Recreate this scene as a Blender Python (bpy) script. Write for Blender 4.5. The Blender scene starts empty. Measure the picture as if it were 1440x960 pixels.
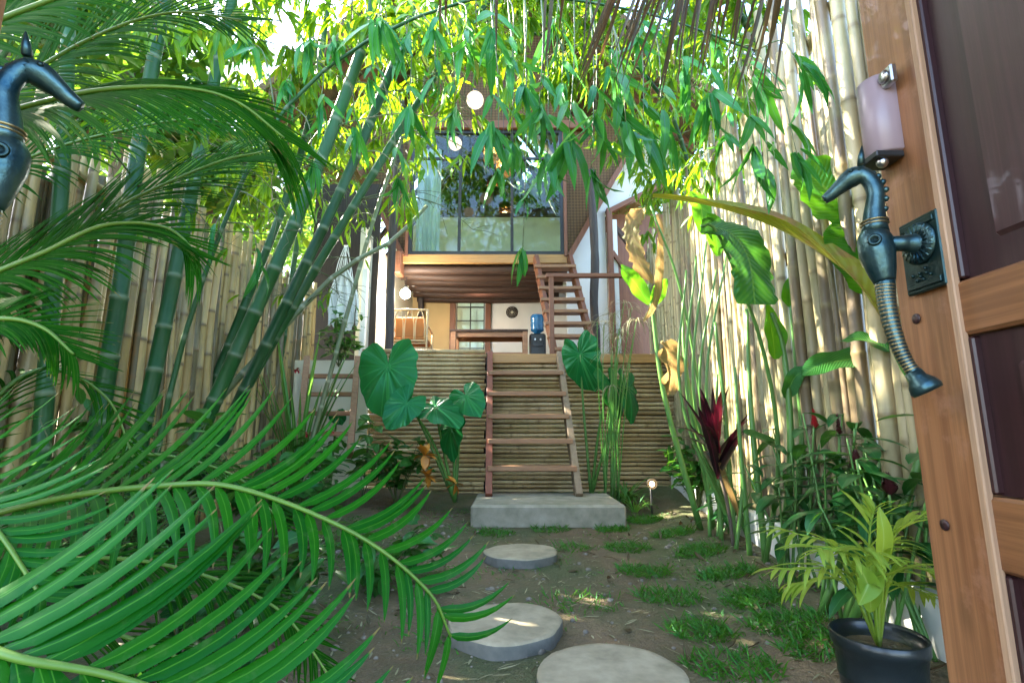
import bpy, math, random
import numpy as np
from mathutils import Vector, noise as mnoise
R = random.Random(7)
scene = bpy.context.scene
COL = scene.collection
rad = math.radians
A3 = lambda *v: np.array(v, dtype=float)

# ------------------------------------------------------------------ camera model
CAM_H, F, PITCH = 0.9, 720.0, math.atan(125/720)
CPI, SPI = math.cos(PITCH), math.sin(PITCH)
def ray(px, py):
    u, v = (px-720)/F, (480-py)/F
    return u, CPI - SPI*v, SPI + CPI*v
def P(px, py, Y):                       # photograph pixel -> the point at depth Y (metres ahead)
    u, y, z = ray(px, py); t = Y/y
    return A3(u*t, Y, CAM_H + z*t)
def G(px, py, z=0.0):                   # photograph pixel -> the point on the level z
    u, y, w = ray(px, py); t = (z-CAM_H)/w
    return A3(u*t, y*t, z)
def pix(p):
    d = p[1]*CPI + (p[2]-CAM_H)*SPI; up = -p[1]*SPI + (p[2]-CAM_H)*CPI
    return 720 + F*p[0]/d, 480 - F*up/d
def unit(v):
    v = np.asarray(v, float); n = np.linalg.norm(v)
    return v/n if n > 1e-9 else A3(0, 0, 1)
def lerp(a, b, t): return a + (b-a)*t

# ------------------------------------------------------------------ mesh builder
class MB:
    def __init__(s): s.V=[]; s.F=[]; s.U=[]; s.M=[]; s.S=[]; s.n=0
    def add(s, V, Fs, uv=None, mi=0, smooth=True):
        V = np.asarray(V, float); k = len(V)
        s.V.append(V)
        s.U.append(np.zeros((k,2)) if uv is None else np.asarray(uv, float))
        b = s.n
        for f in Fs: s.F.append(tuple(int(i)+b for i in f))
        s.M += [mi]*len(Fs); s.S += [smooth]*len(Fs); s.n += k
        return s
    def box(s, c, size, rz=0, rot=None, mi=0, bev=0.0):
        hx, hy, hz = [d/2 for d in size]
        if bev > 0:
            b = min(bev, hx*.45, hy*.45, hz*.45); V=[]; idx={}
            for sx in (-1,1):
                for sy in (-1,1):
                    for sz in (-1,1):
                        for a in range(3):
                            q=[sx*(hx-b), sy*(hy-b), sz*(hz-b)]; q[a]=(sx*hx, sy*hy, sz*hz)[a]
                            idx[(sx,sy,sz,a)]=len(V); V.append(q)
            V=np.array(V); Fs=[]
            def face(ids):
                p=V[ids]; nrm=np.cross(p[1]-p[0], p[2]-p[0])
                if np.dot(nrm, p.mean(0))<0: ids=ids[::-1]
                Fs.append(ids)
            for a in range(3):
                o=[i for i in range(3) if i!=a]
                for sg in (-1,1):
                    ids=[]
                    for (x,y) in ((-1,-1),(1,-1),(1,1),(-1,1)):
                        t=[0,0,0]; t[a]=sg; t[o[0]]=x; t[o[1]]=y; ids.append(idx[(t[0],t[1],t[2],a)])
                    face(ids)
                for x in (-1,1):
                    for y in (-1,1):
                        ids=[]
                        for sg in (-1,1):
                            t=[0,0,0]; t[a]=sg; t[o[0]]=x; t[o[1]]=y; ids.append((tuple(t),))
                        t0=ids[0][0]; t1=ids[1][0]
                        face([idx[t0+(o[0],)], idx[t0+(o[1],)], idx[t1+(o[1],)], idx[t1+(o[0],)]])
            for sx in (-1,1):
                for sy in (-1,1):
                    for sz in (-1,1): face([idx[(sx,sy,sz,a)] for a in range(3)])
        else:
            V=np.array([(x,y,z) for x in (-hx,hx) for y in (-hy,hy) for z in (-hz,hz)])
            Fs=[(0,1,3,2),(4,6,7,5),(0,4,5,1),(2,3,7,6),(0,2,6,4),(1,5,7,3)]
        if rot is not None: V = V@np.asarray(rot).T
        if rz:
            c_, s_ = math.cos(rz), math.sin(rz); V = V@np.array([[c_,s_,0],[-s_,c_,0],[0,0,1]])
        return s.add(V+np.asarray(c,float), Fs, mi=mi, smooth=False)
    def beam(s, p0, p1, w, h, up=(0,0,1), mi=0, bev=.004):      # board from p0 to p1, w across, h along up
        p0=np.asarray(p0,float); p1=np.asarray(p1,float); d=unit(p1-p0)
        x=np.cross(d, up); x=unit(x); z=np.cross(x, d)
        return s.box((p0+p1)/2, (w, np.linalg.norm(p1-p0), h), rot=np.array([x,d,z]).T, mi=mi, bev=bev)
    def tube(s, pts, r, n=8, cap=True, vs=None, mi=0, sq=None):
        pts=np.asarray(pts,float); m=len(pts)
        r=np.full(m,r,float) if np.isscalar(r) else np.asarray(r,float)
        T=np.gradient(pts,axis=0); T/= (np.linalg.norm(T,axis=1)[:,None]+1e-12)
        a=A3(0,0,1) if abs(T[0][2])<.9 else A3(1,0,0)
        x=unit(np.cross(T[0],a)); V=[]; U=[]
        for i in range(m):
            x=unit(x-T[i]*np.dot(x,T[i])); y=np.cross(T[i],x)
            v = vs[i] if vs is not None else i/(m-1)
            for k in range(n):
                t=2*math.pi*k/n
                V.append(pts[i]+r[i]*(math.cos(t)*x+math.sin(t)*y)); U.append((k/n, v))
        Fs=[(i*n+k, i*n+(k+1)%n, (i+1)*n+(k+1)%n, (i+1)*n+k) for i in range(m-1) for k in range(n)]
        if cap: Fs += [tuple(range(n))[::-1], tuple(range((m-1)*n, m*n))]
        return s.add(V,Fs,U,mi)
    def lathe(s, prof, c=(0,0,0), n=24, axis=None, mi=0):      # prof: list of (r, z)
        if axis is None: X,Y,Z=A3(1,0,0),A3(0,1,0),A3(0,0,1)
        else:
            Z=unit(axis); X=unit(np.cross(A3(0,0,1) if abs(Z[2])<.9 else A3(1,0,0), Z)); Y=np.cross(Z,X)
        V=[];U=[]
        for j,(r,z) in enumerate(prof):
            for k in range(n):
                t=2*math.pi*k/n; V.append(np.asarray(c,float)+X*r*math.cos(t)+Y*r*math.sin(t)+Z*z); U.append((k/n,j/len(prof)))
        m=len(prof)
        Fs=[(i*n+k, i*n+(k+1)%n, (i+1)*n+(k+1)%n, (i+1)*n+k) for i in range(m-1) for k in range(n)]
        if prof[0][0]>1e-5: Fs.append(tuple(range(n))[::-1])
        if prof[-1][0]>1e-5: Fs.append(tuple(range((m-1)*n,m*n)))
        return s.add(V,Fs,U,mi)
    def ball(s, c, r, n=16, m=10, mi=0, sz=1.0):
        return s.lathe([(max(1e-6,r*math.sin(math.pi*i/m)), -r*sz*math.cos(math.pi*i/m)) for i in range(m+1)], c, n, mi=mi)
    def build(s, name, mats, parent=None, tint=None):
        me=bpy.data.meshes.new(name)
        off = OFF.get(parent.name, A3(0,0,0)) if parent is not None else A3(0,0,0)
        V=np.concatenate(s.V)-off
        me.from_pydata(V.tolist(), [], s.F)
        if not isinstance(mats,(list,tuple)): mats=[mats]
        for m in mats: me.materials.append(m)
        me.polygons.foreach_set('material_index', s.M); me.polygons.foreach_set('use_smooth', s.S)
        li=np.empty(len(me.loops), dtype=np.int32); me.loops.foreach_get('vertex_index', li)
        uvl=me.uv_layers.new(name='uv'); uvl.data.foreach_set('uv', np.concatenate(s.U)[li].ravel())
        me.update()
        o=bpy.data.objects.new(name, me); COL.objects.link(o)
        if parent is not None: o.parent=parent; OFF[o.name]=off
        return o
OFF={}
def tag(o, label=None, cat=None, group=None, kind=None):
    if label: o['label']=label
    if cat: o['category']=cat
    if group: o['group']=group
    if kind: o['kind']=kind
    return o
def thing(name, label, cat, loc=(0,0,0), group=None):
    o=bpy.data.objects.new(name, None); COL.objects.link(o); o.location=loc; o.empty_display_size=.1
    OFF[o.name]=np.asarray(loc,float)
    return tag(o,label,cat,group)
def solo(name, mb, mats, label, cat, group=None):          # a thing that is one mesh
    return tag(mb.build(name, mats), label, cat, group)

def spline(ctrl, n=24):                                     # Catmull-Rom through control points
    c=[np.asarray(p,float) for p in ctrl]; c=[2*c[0]-c[1]]+c+[2*c[-1]-c[-2]]
    m=len(c)-3; out=[]
    for i in range(n):
        t=i/(n-1)*m; k=min(int(t),m-1); t-=k
        p0,p1,p2,p3=c[k:k+4]
        out.append(.5*((2*p1)+(p2-p0)*t+(2*p0-5*p1+4*p2-p3)*t*t+(3*p1-p0-3*p2+p3)*t**3))
    return np.array(out)

# ------------------------------------------------------------------ leaves
SHAPES={'torn':lambda s: min(1,s*1.7+.22)*(1 if s<.9 else .86),'lance':lambda s: (s**.45)*(1-s)**.75*1.9, 'strap':lambda s: min(1,s*9+.35)*(1-s**4)**.8,
        'oval':lambda s: max(0,math.sin(math.pi*s**.85))**.7, 'banana':lambda s: min(1,(s*7)**.6)*max(0,1-s**5)**.7,
        'needle':lambda s: min(1,s*8+.5)*max(0,1-s**3), 'sickle':lambda s: min(1,s*12+.4)*(1-s**2.6)**.9}
def leaf_local(L, W, ns=4, nx=1, shape='lance', fold=.25, bend=.6, side=0.0, ruffle=0.0, rng=R):
    f=SHAPES[shape]; V=[];U=[]; x=z=y0=0.0; ph=rng.random()*6
    for i in range(ns+1):
        s=i/ns; a=-bend*s; b=side*s
        if i: x+=math.cos(a)*math.cos(b)*L/ns; z+=math.sin(a)*L/ns; y0+=math.sin(b)*L/ns
        w=max(f(min(max(s,.02),.985)),.0)*W/2
        if i==ns: w=W*.01
        for j in range(-nx,nx+1):
            q=j/nx
            zz=abs(q)*w*math.tan(fold)+ruffle*W*abs(q)*math.sin(s*17+ph+q*2)
            V.append((x-math.sin(a)*zz*0-math.sin(b)*q*w, y0+q*w*math.cos(b), z+zz*math.cos(a)))
            U.append((.5+.5*q, s))
    m=2*nx+1
    Fs=[(i*m+j, i*m+j+1, (i+1)*m+j+1, (i+1)*m+j) for i in range(ns) for j in range(m-1)]
    return np.array(V), Fs, np.array(U)
def place(mb, loc, p, d, up=(0,0,1), scale=1.0, mi=0):
    V,Fs,U=loc; d=unit(d); y=np.cross(up,d)
    if np.linalg.norm(y)<1e-3: y=A3(1,0,0)
    y=unit(y); z=np.cross(d,y)
    mb.add((V*scale)@np.array([d,y,z])+np.asarray(p,float), Fs, U, mi)
def blade(mb, path, W, normal, shape='banana', nx=3, fold=.15, ruffle=.05, n=18, mi=0, rng=R, tear=0.0, cut=1.0):
    pts=spline(path,n); T=np.gradient(pts,axis=0); ph=rng.random()*6; f=SHAPES[shape]; V=[];U=[]
    for i in range(n):
        s=i/(n-1); t=unit(T[i]); S=unit(np.cross(t,normal)); N=np.cross(S,t)
        w=f(min(max(s*cut,.015),.99))*W/2
        for j in range(-nx,nx+1):
            q=j/nx; a=abs(q)
            ww=w*(1-tear*rng.random()*(a>.9))
            V.append(pts[i]+S*q*ww*math.cos(fold)+N*(a*w*math.sin(fold)+ruffle*W*a*math.sin(s*13+ph+q*2.2)))
            U.append((.5+.5*q,s))
    m=2*nx+1
    mb.add(V,[(i*m+j,i*m+j+1,(i+1)*m+j+1,(i+1)*m+j) for i in range(n-1) for j in range(m-1)],U,mi)
def heart(mb, c, tipdir, normal, size, cup=.12, wav=.03, mi=0, rng=R, droop=.35):       # taro leaf, c = petiole junction
    d=unit(tipdir); nrm=unit(np.asarray(normal,float)-d*np.dot(normal,d)); s=np.cross(nrm,d); V=[np.asarray(c,float)]; U=[(0.0,0.0)]
    na, nr=44, 7; ph=rng.random()*6
    def rr(t):                                                # t: angle from tip direction
        a=abs(t)
        r=lerp(1.0,.62,min(1,a/1.25)**.8) if a<1.25 else lerp(.62,.66,(a-1.25)/1.2) if a<2.45 else lerp(.66,.08,((a-2.45)/.69)**1.6)
        return r
    for i in range(1,nr+1):
        for k in range(na):
            t=2*math.pi*k/na-math.pi; rq=rr(t)*i/nr*size*(1+.03*math.sin(11*t+ph))
            x=math.cos(t)*rq; y=math.sin(t)*rq*.86
            h=cup*abs(y)-droop*max(0,x)**2/size*.6 - .3*y*y/size + wav*size*(i/nr)**2*math.sin(9*t+ph) + .010*size*math.cos(12*t)*(i/nr)+.03*size*math.sin(3*t+ph*2)*(i/nr)**2
            V.append(np.asarray(c)+d*x+s*y+nrm*h); U.append((t/(2*math.pi)+.5, i/nr))
    Fs=[(0,1+k,1+(k+1)%na) for k in range(na)]
    for i in range(nr-1):
        for k in range(na): Fs.append((1+i*na+k,1+(i+1)*na+k,1+(i+1)*na+(k+1)%na,1+i*na+(k+1)%na))
    mb.add(V,Fs,U,mi)

def bamboo_tube(mb, pts, r0, r1, node=.28, n=8, bulge=1.13, mi=0, rng=R):
    pts=np.asarray(pts,float); seg=np.linalg.norm(np.diff(pts,axis=0),axis=1); L=np.concatenate([[0],np.cumsum(seg)]); tot=L[-1]
    ds=[0.0]; vs=[0.5]; k=0; x=node*rng.uniform(.2,.9)
    rr=[1.0]
    while x<tot-.03:
        k+=1
        for dx,b,v in ((-.014,1.0,k-.06),(-.004,bulge,k-.02),(.004,bulge*.98,k+.02),(.014,.99,k+.06)):
            ds.append(x+dx); rr.append(b); vs.append(v)
        x+=node*rng.uniform(.85,1.15)
    ds.append(tot); rr.append(1.0); vs.append(k+.5)
    ds=np.clip(np.array(ds),0,tot); q=np.array([np.interp(ds,L,pts[:,i]) for i in range(3)]).T
    mb.tube(q, np.array(rr)*(r0+(r1-r0)*ds/tot), n, True, vs, mi)
# ------------------------------------------------------------------ materials
class NT:
    def __init__(s,name):
        s.m=bpy.data.materials.new(name); s.m.use_nodes=True; s.t=s.m.node_tree; s.t.nodes.clear()
        s.out=s.n('ShaderNodeOutputMaterial')
    def n(s,t,**k):
        x=s.t.nodes.new(t)
        for a,b in k.items():
            if a in x.bl_rna.properties: setattr(x,a,b)
            else: s.put(x,a.replace('_',' '),b)
        return x
    def put(s,x,key,val):
        i=x.inputs[key] if isinstance(key,(int,str)) else key
        if isinstance(val,bpy.types.NodeSocket): s.t.links.new(val,i)
        elif hasattr(i.default_value,'__len__') and not isinstance(val,str):
            v=list(val); 
            if len(v)==3 and len(i.default_value)==4: v.append(1)
            i.default_value=v
        else: i.default_value=val
    def mix(s,f,a,b,blend='MIX'):
        x=s.n('ShaderNodeMix',data_type='RGBA',blend_type=blend)
        s.put(x,0,f); s.put(x,6,a); s.put(x,7,b); return x.outputs[2]
    def math(s,op,a,b=0.0,c=None):
        x=s.n('ShaderNodeMath',operation=op); s.put(x,0,a); s.put(x,1,b)
        if c is not None: s.put(x,2,c)
        return x.outputs[0]
    def ramp(s,f,*st):
        x=s.n('ShaderNodeValToRGB'); e=x.color_ramp.elements
        while len(e)<len(st): e.new(.5)
        for el,(p,c) in zip(e,st): el.position=p; el.color=(*c,1) if len(c)==3 else c
        s.put(x,0,f); return x.outputs[0]
    def noise(s,scale,detail=4,vec=None,rough=.55,dist=0):
        x=s.n('ShaderNodeTexNoise'); s.put(x,'Scale',scale); s.put(x,'Detail',detail); s.put(x,'Roughness',rough); s.put(x,'Distortion',dist)
        if vec is not None: s.put(x,'Vector',vec)
        return x.outputs[0]
    def coord(s,scale=(1,1,1),which='Object'):
        c=s.n('ShaderNodeTexCoord').outputs[which]; m=s.n('ShaderNodeMapping'); s.put(m,'Scale',scale); s.put(m,'Vector',c); return m.outputs[0]
    def isl(s): return s.math('FRACT',s.math('ADD',s.n('ShaderNodeNewGeometry').outputs['Random Per Island'],s.n('ShaderNodeObjectInfo').outputs['Random']))
    def bump(s,h,st=.3,dist=.01):
        b=s.n('ShaderNodeBump'); s.put(b,'Strength',st); s.put(b,'Distance',dist); s.put(b,'Height',h); return b.outputs[0]
    def bsdf(s,col,rough=.5,spec=.5,metal=0,normal=None,coat=0,**k):
        b=s.n('ShaderNodeBsdfPrincipled'); s.put(b,'Base Color',col); s.put(b,'Roughness',rough); s.put(b,'Specular IOR Level',spec); s.put(b,'Metallic',metal)
        if coat: s.put(b,'Coat Weight',coat)
        if normal is not None: s.put(b,'Normal',normal)
        for a,v in k.items(): s.put(b,a.replace('_',' '),v)
        return b
    def done(s,sh):
        s.t.links.new(sh.outputs[0] if hasattr(sh,'outputs') else sh, s.out.inputs[0]); return s.m
def uvxy(t):
    u=t.n('ShaderNodeSeparateXYZ'); t.put(u,0,t.n('ShaderNodeTexCoord').outputs['UV']); return u.outputs[0],u.outputs[1]

def leaf_mat(name,c1,c2,transl=.35,tcol=None,rough=.38,rib=None,veins=0,ribw=.035,spots=None,taro=False,spec=.5,odd=None,tip=None):
    t=NT(name); r=t.isl(); col=t.mix(r,c1,c2)
    if odd is not None:                       # a share of the leaves yellowed
        col=t.mix(t.math('GREATER_THAN',t.math('FRACT',t.math('MULTIPLY',r,37.7)),1-odd[0]),col,odd[1])
    u,v=uvxy(t)
    nz=t.noise(9,3,t.coord()); col=t.mix(t.math('MULTIPLY',nz,.55),col,t.mix(.5,col,(0.0,0.0,0.0)))
    if rib is not None:
        if taro:
            d=t.math('ABSOLUTE',t.math('SUBTRACT',t.math('FRACT',t.math('MULTIPLY',u,16)),.5))
            k=t.math('MULTIPLY',t.math('LESS_THAN',t.math('MULTIPLY',d,v),.035),.6)
            k2=t.math('LESS_THAN',t.math('MULTIPLY',t.math('ABSOLUTE',t.math('SUBTRACT',u,.5)),v),.006)
            k=t.math('MAXIMUM',k,k2)
        else: k=t.math('LESS_THAN',t.math('ABSOLUTE',t.math('SUBTRACT',u,.5)),ribw)
        col=t.mix(k,col,rib)
    if tip: col=t.mix(t.math('MULTIPLY',t.ramp(t.math('ADD',v,t.math('MULTIPLY',t.math('FRACT',t.math('MULTIPLY',r,91.7)),.07)),(.975,(0,0,0)),(1.0,(1,1,1))),.85),col,tip); col=t.mix(t.ramp(t.noise(26,4,t.coord(),.7),(.56,(0,0,0)),(.72,(.3,.3,.3))),col,(.11,.17,.06))
    nrm=None
    if veins:
        a=t.math('ABSOLUTE',t.math('SUBTRACT',u,.5))
        w=t.math('SINE',t.math('MULTIPLY',t.math('SUBTRACT',v,t.math('MULTIPLY',a,.35)),veins))
        col=t.mix(t.math('MULTIPLY',t.math('ADD',w,1),.12),col,t.mix(.5,col,(.25,.4,.05)))
        nrm=t.bump(w,.35,.004)
    elif taro: nrm=t.bump(t.math('SINE',t.math('MULTIPLY',u,16*6.283)),.22,.01)
    if spots is not None:
        sn=t.noise(spots[1],5,t.coord(),.65); col=t.mix(t.ramp(sn,(spots[2],(0,0,0)),(spots[2]+.09,(1,1,1))),col,spots[0])
    b=t.bsdf(col,rough,spec,normal=nrm,Specular_Tint=(.35,1,.62))
    tr=t.n('ShaderNodeBsdfTranslucent'); t.put(tr,0,t.mix(.6,col,tcol) if tcol else col)
    mx=t.n('ShaderNodeMixShader'); t.put(mx,0,transl); t.put(mx,1,b.outputs[0]); t.put(mx,2,tr.outputs[0])
    return t.done(mx)
def wood(name,c1,c2,axis='z',rough=.5,spec=.4,scale=1.0,knots=False,coat=0,wear=None):
    t=NT(name); sc={'x':(2,22,22),'y':(22,2,22),'z':(22,22,2)}[axis]
    v=t.coord([q*scale for q in sc]); n1=t.noise(1.0,6,v,.6,.6); n2=t.noise(3,3,t.coord((1,1,1)))
    col=t.mix(t.ramp(n1,(.3,(0,0,0)),(.7,(1,1,1))),c1,c2); col=t.mix(t.math('MULTIPLY',n2,.5),col,t.mix(.5,col,(0,0,0)))
    col=t.mix(t.math('MULTIPLY',t.isl(),.3),col,c1)
    n3=t.noise(1.0,4,t.coord([q*(5 if q>2 else 1)*scale for q in sc]),.7); col=t.mix(t.ramp(n3,(.42,(.4,.4,.4)),(.58,(0,0,0))),col,t.mix(.55,c2,(0,0,0)))
    if knots:
        vo=t.n('ShaderNodeTexVoronoi'); t.put(vo,'Scale',1.0); t.put(vo,'Vector',t.coord((9,9,3.5)))
        col=t.mix(t.ramp(vo.outputs[0],(.05,(.8,.8,.8)),(.16,(0,0,0))),col,[c*.35 for c in c1])
    if wear: col=t.mix(t.ramp(t.noise(7,6,t.coord(),.7),(.55,(0,0,0)),(.68,(1,1,1))),col,wear)
    return t.done(t.bsdf(col,rough,spec,normal=t.bump(n1,.25,.004),coat=coat))
def bamboo(name,c1,c2,ring,rough=.42,stain=None,odd=None,grime=.5,spec=.4):
    t=NT(name); r=t.isl(); col=t.mix(r,c1,c2)
    if odd: col=t.mix(t.math('GREATER_THAN',t.math('FRACT',t.math('MULTIPLY',r,53.3)),1-odd[0]),col,odd[1])
    u,v=uvxy(t)
    n1=t.noise(1,5,t.coord((30,30,3)),.6); n2=t.noise(2.2,5,t.coord((1.4,1.4,.8)),.65)
    col=t.mix(t.math('MULTIPLY',t.ramp(n1,(.35,(0,0,0)),(.75,(1,1,1))),grime),col,t.mix(.55,col,(.02,.015,.005)))
    if stain: col=t.mix(t.ramp(n2,(.45,(0,0,0)),(.66,(.9,.9,.9))),col,stain)
    d=t.math('ABSOLUTE',t.math('SUBTRACT',t.math('FRACT',t.math('ADD',v,.5)),.5))
    col=t.mix(t.ramp(d,(.03,(1,1,1)),(.09,(0,0,0))),col,ring)
    return t.done(t.bsdf(col,rough,spec,normal=t.bump(n1,.15,.003)))
def plain(name,c,rough=.5,spec=.5,metal=0,n=(6,.25),bump=0,c2=None,**k):
    t=NT(name); nz=t.noise(n[0],5,t.coord(),.6)
    col=t.mix(t.math('MULTIPLY',t.ramp(nz,(.3,(0,0,0)),(.75,(1,1,1))),n[1] if c2 is None else 1.0),c,c2 or t.mix(.75,c,(0,0,0)))
    return t.done(t.bsdf(col,rough,spec,metal,normal=t.bump(nz,bump,.01) if bump else None,**k))
def glow(name,c,st):
    t=NT(name); e=t.n('ShaderNodeEmission'); t.put(e,0,c); t.put(e,1,st); return t.done(e)

M={}
M['bleaf']=leaf_mat('bamboo leaf',(.02,.17,.008),(.14,.30,.006),.5,(.36,.55,.005),.45,(.10,.22,.06),ribw=.05,odd=(.05,(.36,.28,.03)))
M['bleaf2']=leaf_mat('bamboo leaf near',(.010,.16,.035),(.055,.26,.02),.4,(.12,.40,.03),.33,(.06,.2,.09),ribw=.05)
M['cycad']=leaf_mat('cycad leaflet',(.005,.085,.005),(.015,.135,.004),.28,(.06,.36,.003),.36,(.05,.20,.015),ribw=.04,spec=.25,tip=(.22,.13,.05))
M['cycad2']=leaf_mat('old cycad leaflet',(.004,.062,.004),(.011,.095,.003),.3,(.06,.26,.005),.75,(.05,.14,.015),ribw=.06,spec=.05,tip=(.2,.13,.05))
M['rachis']=plain('frond rachis',(.11,.22,.02),.45,c2=(.07,.16,.02))
M['taro']=leaf_mat('taro leaf',(.006,.13,.03),(.012,.16,.04),.22,(.08,.38,.02),.24,(.03,.23,.06),taro=True,spots=((.2,.3,.03),14,.72))
M['petiole']=plain('leaf stalk',(.06,.18,.03),.4,c2=(.10,.22,.05))
M['banana']=leaf_mat('heliconia leaf',(.025,.18,.012),(.06,.25,.015),.5,(.20,.55,.01),.32,(.16,.3,.04),veins=150,ribw=.02)
M['banana_dk']=leaf_mat('heliconia leaf dark',(.018,.12,.02),(.025,.14,.03),.3,(.10,.34,.02),.28,(.10,.24,.04),veins=150,ribw=.02,spots=((.35,.28,.06),20,.73))
M['banana_old']=leaf_mat('heliconia leaf withering',(.22,.24,.02),(.26,.24,.02),.35,(.5,.4,.02),.4,(.25,.18,.05),veins=110,ribw=.03,spots=((.26,.13,.05),4.5,.50))
M['dryleaf']=leaf_mat('dry leaf',(.17,.095,.04),(.26,.15,.07),.4,(.5,.32,.12),.6,(.25,.15,.07),veins=70,spots=((.16,.07,.03),8,.62))
M['shrub']=leaf_mat('shrub leaf',(.018,.10,.018),(.04,.16,.025),.3,(.15,.36,.02),.32,(.08,.2,.04),ribw=.03)
M['ginger']=leaf_mat('ginger leaf',(.012,.08,.018),(.022,.11,.025),.25,(.10,.28,.02),.3,(.05,.15,.04),ribw=.03)
M['ti']=leaf_mat('cordyline leaf',(.014,.004,.009),(.028,.006,.013),.1,(.2,.01,.04),.35,(.12,.02,.04),odd=(.12,(.22,.012,.03)))
M['lime']=leaf_mat('lime palm leaf',(.22,.38,.04),(.36,.46,.05),.45,(.5,.6,.05),.35,(.35,.45,.1))
M['spider']=leaf_mat('strappy leaf',(.05,.18,.03),(.09,.25,.04),.35,(.22,.45,.04),.35,(.16,.34,.1),ribw=.12)
M['straw']=leaf_mat('dry straw',(.32,.3,.18),(.45,.42,.28),.3,(.4,.36,.2),.6)
M['brownleaf']=leaf_mat('dead frond leaflet',(.055,.028,.018),(.10,.05,.028),.18,(.3,.15,.05),.55,(.12,.07,.04))
M['grass']=leaf_mat('grass blade',(.022,.14,.012),(.06,.21,.015),.35,(.18,.4,.03),.4)
M['tree']=leaf_mat('tree leaf',(.03,.13,.025),(.07,.2,.03),.42,(.25,.45,.02),.4,odd=(.06,(.2,.25,.02)))
M['culm']=bamboo('green bamboo culm',(.008,.058,.018),(.016,.088,.022),(.10,.15,.08),.36,stain=(.03,.085,.03),grime=.5,spec=.22)
M['culm_pale']=bamboo('grey green bamboo culm',(.10,.15,.07),(.13,.18,.08),(.28,.3,.2),.4,stain=(.17,.17,.1))
M['pole_y']=bamboo('tan fence bamboo',(.36,.25,.09),(.50,.37,.15),(.16,.11,.05),.42,stain=(.20,.17,.09),odd=(.22,(.12,.10,.05)))
M['pole_r']=bamboo('pale fence bamboo',(.31,.26,.14),(.47,.40,.23),(.2,.16,.08),.42,stain=(.24,.24,.12),odd=(.25,(.16,.12,.07)))
M['skirt']=bamboo('deck skirt bamboo',(.48,.33,.16),(.62,.47,.26),(.32,.22,.11),.42,stain=(.36,.25,.12),grime=.35)
M['twig']=plain('bamboo twig',(.05,.09,.025),.5,c2=(.10,.11,.04))
M['bark']=plain('bark',(.09,.07,.05),.8,bump=.5,c2=(.14,.11,.08))
M['trunk']=plain('cycad trunk',(.06,.045,.03),.85,n=(25,.5),bump=.8,c2=(.12,.09,.05))
M['door']=wood('door frame wood',(.46,.22,.095),(.23,.09,.037),'z',.42,.45,.8,knots=True,coat=.15,wear=(.35,.17,.10))
M['door_rail']=wood('door rail wood',(.33,.15,.06),(.18,.07,.028),'y',.42,.45,.8,coat=.15)
M['strip']=wood('pale door strip',(.52,.33,.2),(.42,.25,.15),'z',.55)
M['plum']=wood('plum stained panel',(.075,.03,.032),(.045,.017,.02),'z',.36,.5,.8,coat=.1)
M['plum_dk']=wood('plum panel edge',(.045,.014,.016),(.03,.01,.012),'z',.4,.5,.8)
M['metal_teal']=plain('blue green cast metal',(.010,.045,.070),.36,.5,.8,n=(26,1),bump=.25,c2=(.085,.15,.14))
M['metal_dk']=plain('dark cast metal',(.02,.05,.05),.35,.5,.7,n=(30,.6),bump=.2)
M['brass']=plain('worn brass',(.35,.28,.14),.4,.5,.9,n=(40,.5))
M['lilac']=plain('lilac enamel',(.34,.26,.29),.35,n=(8,.15))
M['steel']=plain('steel',(.5,.5,.5),.3,.5,1.0)
M['hw']=wood('house timber',(.27,.11,.055),(.18,.065,.032),'x',.5)
M['hwz']=wood('house timber upright',(.27,.11,.055),(.18,.065,.032),'z',.5)
M['stairw']=wood('stair timber',(.42,.23,.12),(.28,.13,.065),'x',.5)
M['stairw2']=wood('weathered stringer',(.34,.25,.16),(.24,.16,.1),'y',.6)
M['redw']=wood('red stringer',(.31,.10,.055),(.2,.06,.035),'y',.5)
M['gold']=wood('varnished beam',(.55,.30,.10),(.42,.21,.07),'x',.4)
M['log']=wood('dark joist',(.085,.045,.03),(.04,.022,.015),'x',.6)
M['post']=wood('grey post',(.09,.075,.07),(.045,.036,.035),'z',.7)
M['darkwall']=wood('dark boards',(.06,.045,.035),(.03,.022,.018),'z',.7)
M['black']=plain('black metal frame',(.012,.012,.014),.35)
M['white']=plain('white plaster',(.76,.78,.76),.75,n=(2.5,.12),bump=.05)
M['cream']=plain('cream plaster',(.72,.68,.52),.75,n=(2.5,.12))
M['tan']=plain('tan wall board',(.62,.44,.2),.7,n=(2,.15))
M['cloth']=plain('white cloth',(.78,.80,.80),.8,n=(14,.15),bump=.2)
M['concrete']=plain('concrete',(.36,.32,.25),.8,n=(7,1),bump=.35,c2=(.17,.165,.11))
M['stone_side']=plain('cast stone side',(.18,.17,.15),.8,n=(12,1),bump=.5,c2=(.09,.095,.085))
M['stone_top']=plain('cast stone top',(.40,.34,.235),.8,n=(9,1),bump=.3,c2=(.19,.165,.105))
M['rattan']=plain('pale rattan',(.62,.46,.25),.45)
M['cushion']=plain('rust cushion',(.5,.2,.06),.85)
M['bluejug']=plain('blue water bottle',(.03,.22,.5),.15,.5,Transmission_Weight=.4)
M['blackpl']=plain('black plastic',(.02,.022,.024),.4)
M['pot']=plain('black pot plastic',(.012,.018,.02),.3,n=(30,.3),bump=.15)
M['pebble']=plain('pebble',(.24,.21,.17),.8,n=(40,1),c2=(.10,.085,.065))
M['red']=plain('red bract',(.35,.015,.02),.4)
M['darkred']=plain('dark red cone',(.06,.012,.015),.4)
M['orange']=plain('orange dying leaf',(.5,.2,.02),.5)
M['spot']=glow('spot lens',(1,.66,.3),2.2)
M['globe_in']=glow('lit warm globe',(1,.93,.8),60)
M['globe']=glow('lit globe',(1,.84,.6),.16)
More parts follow.
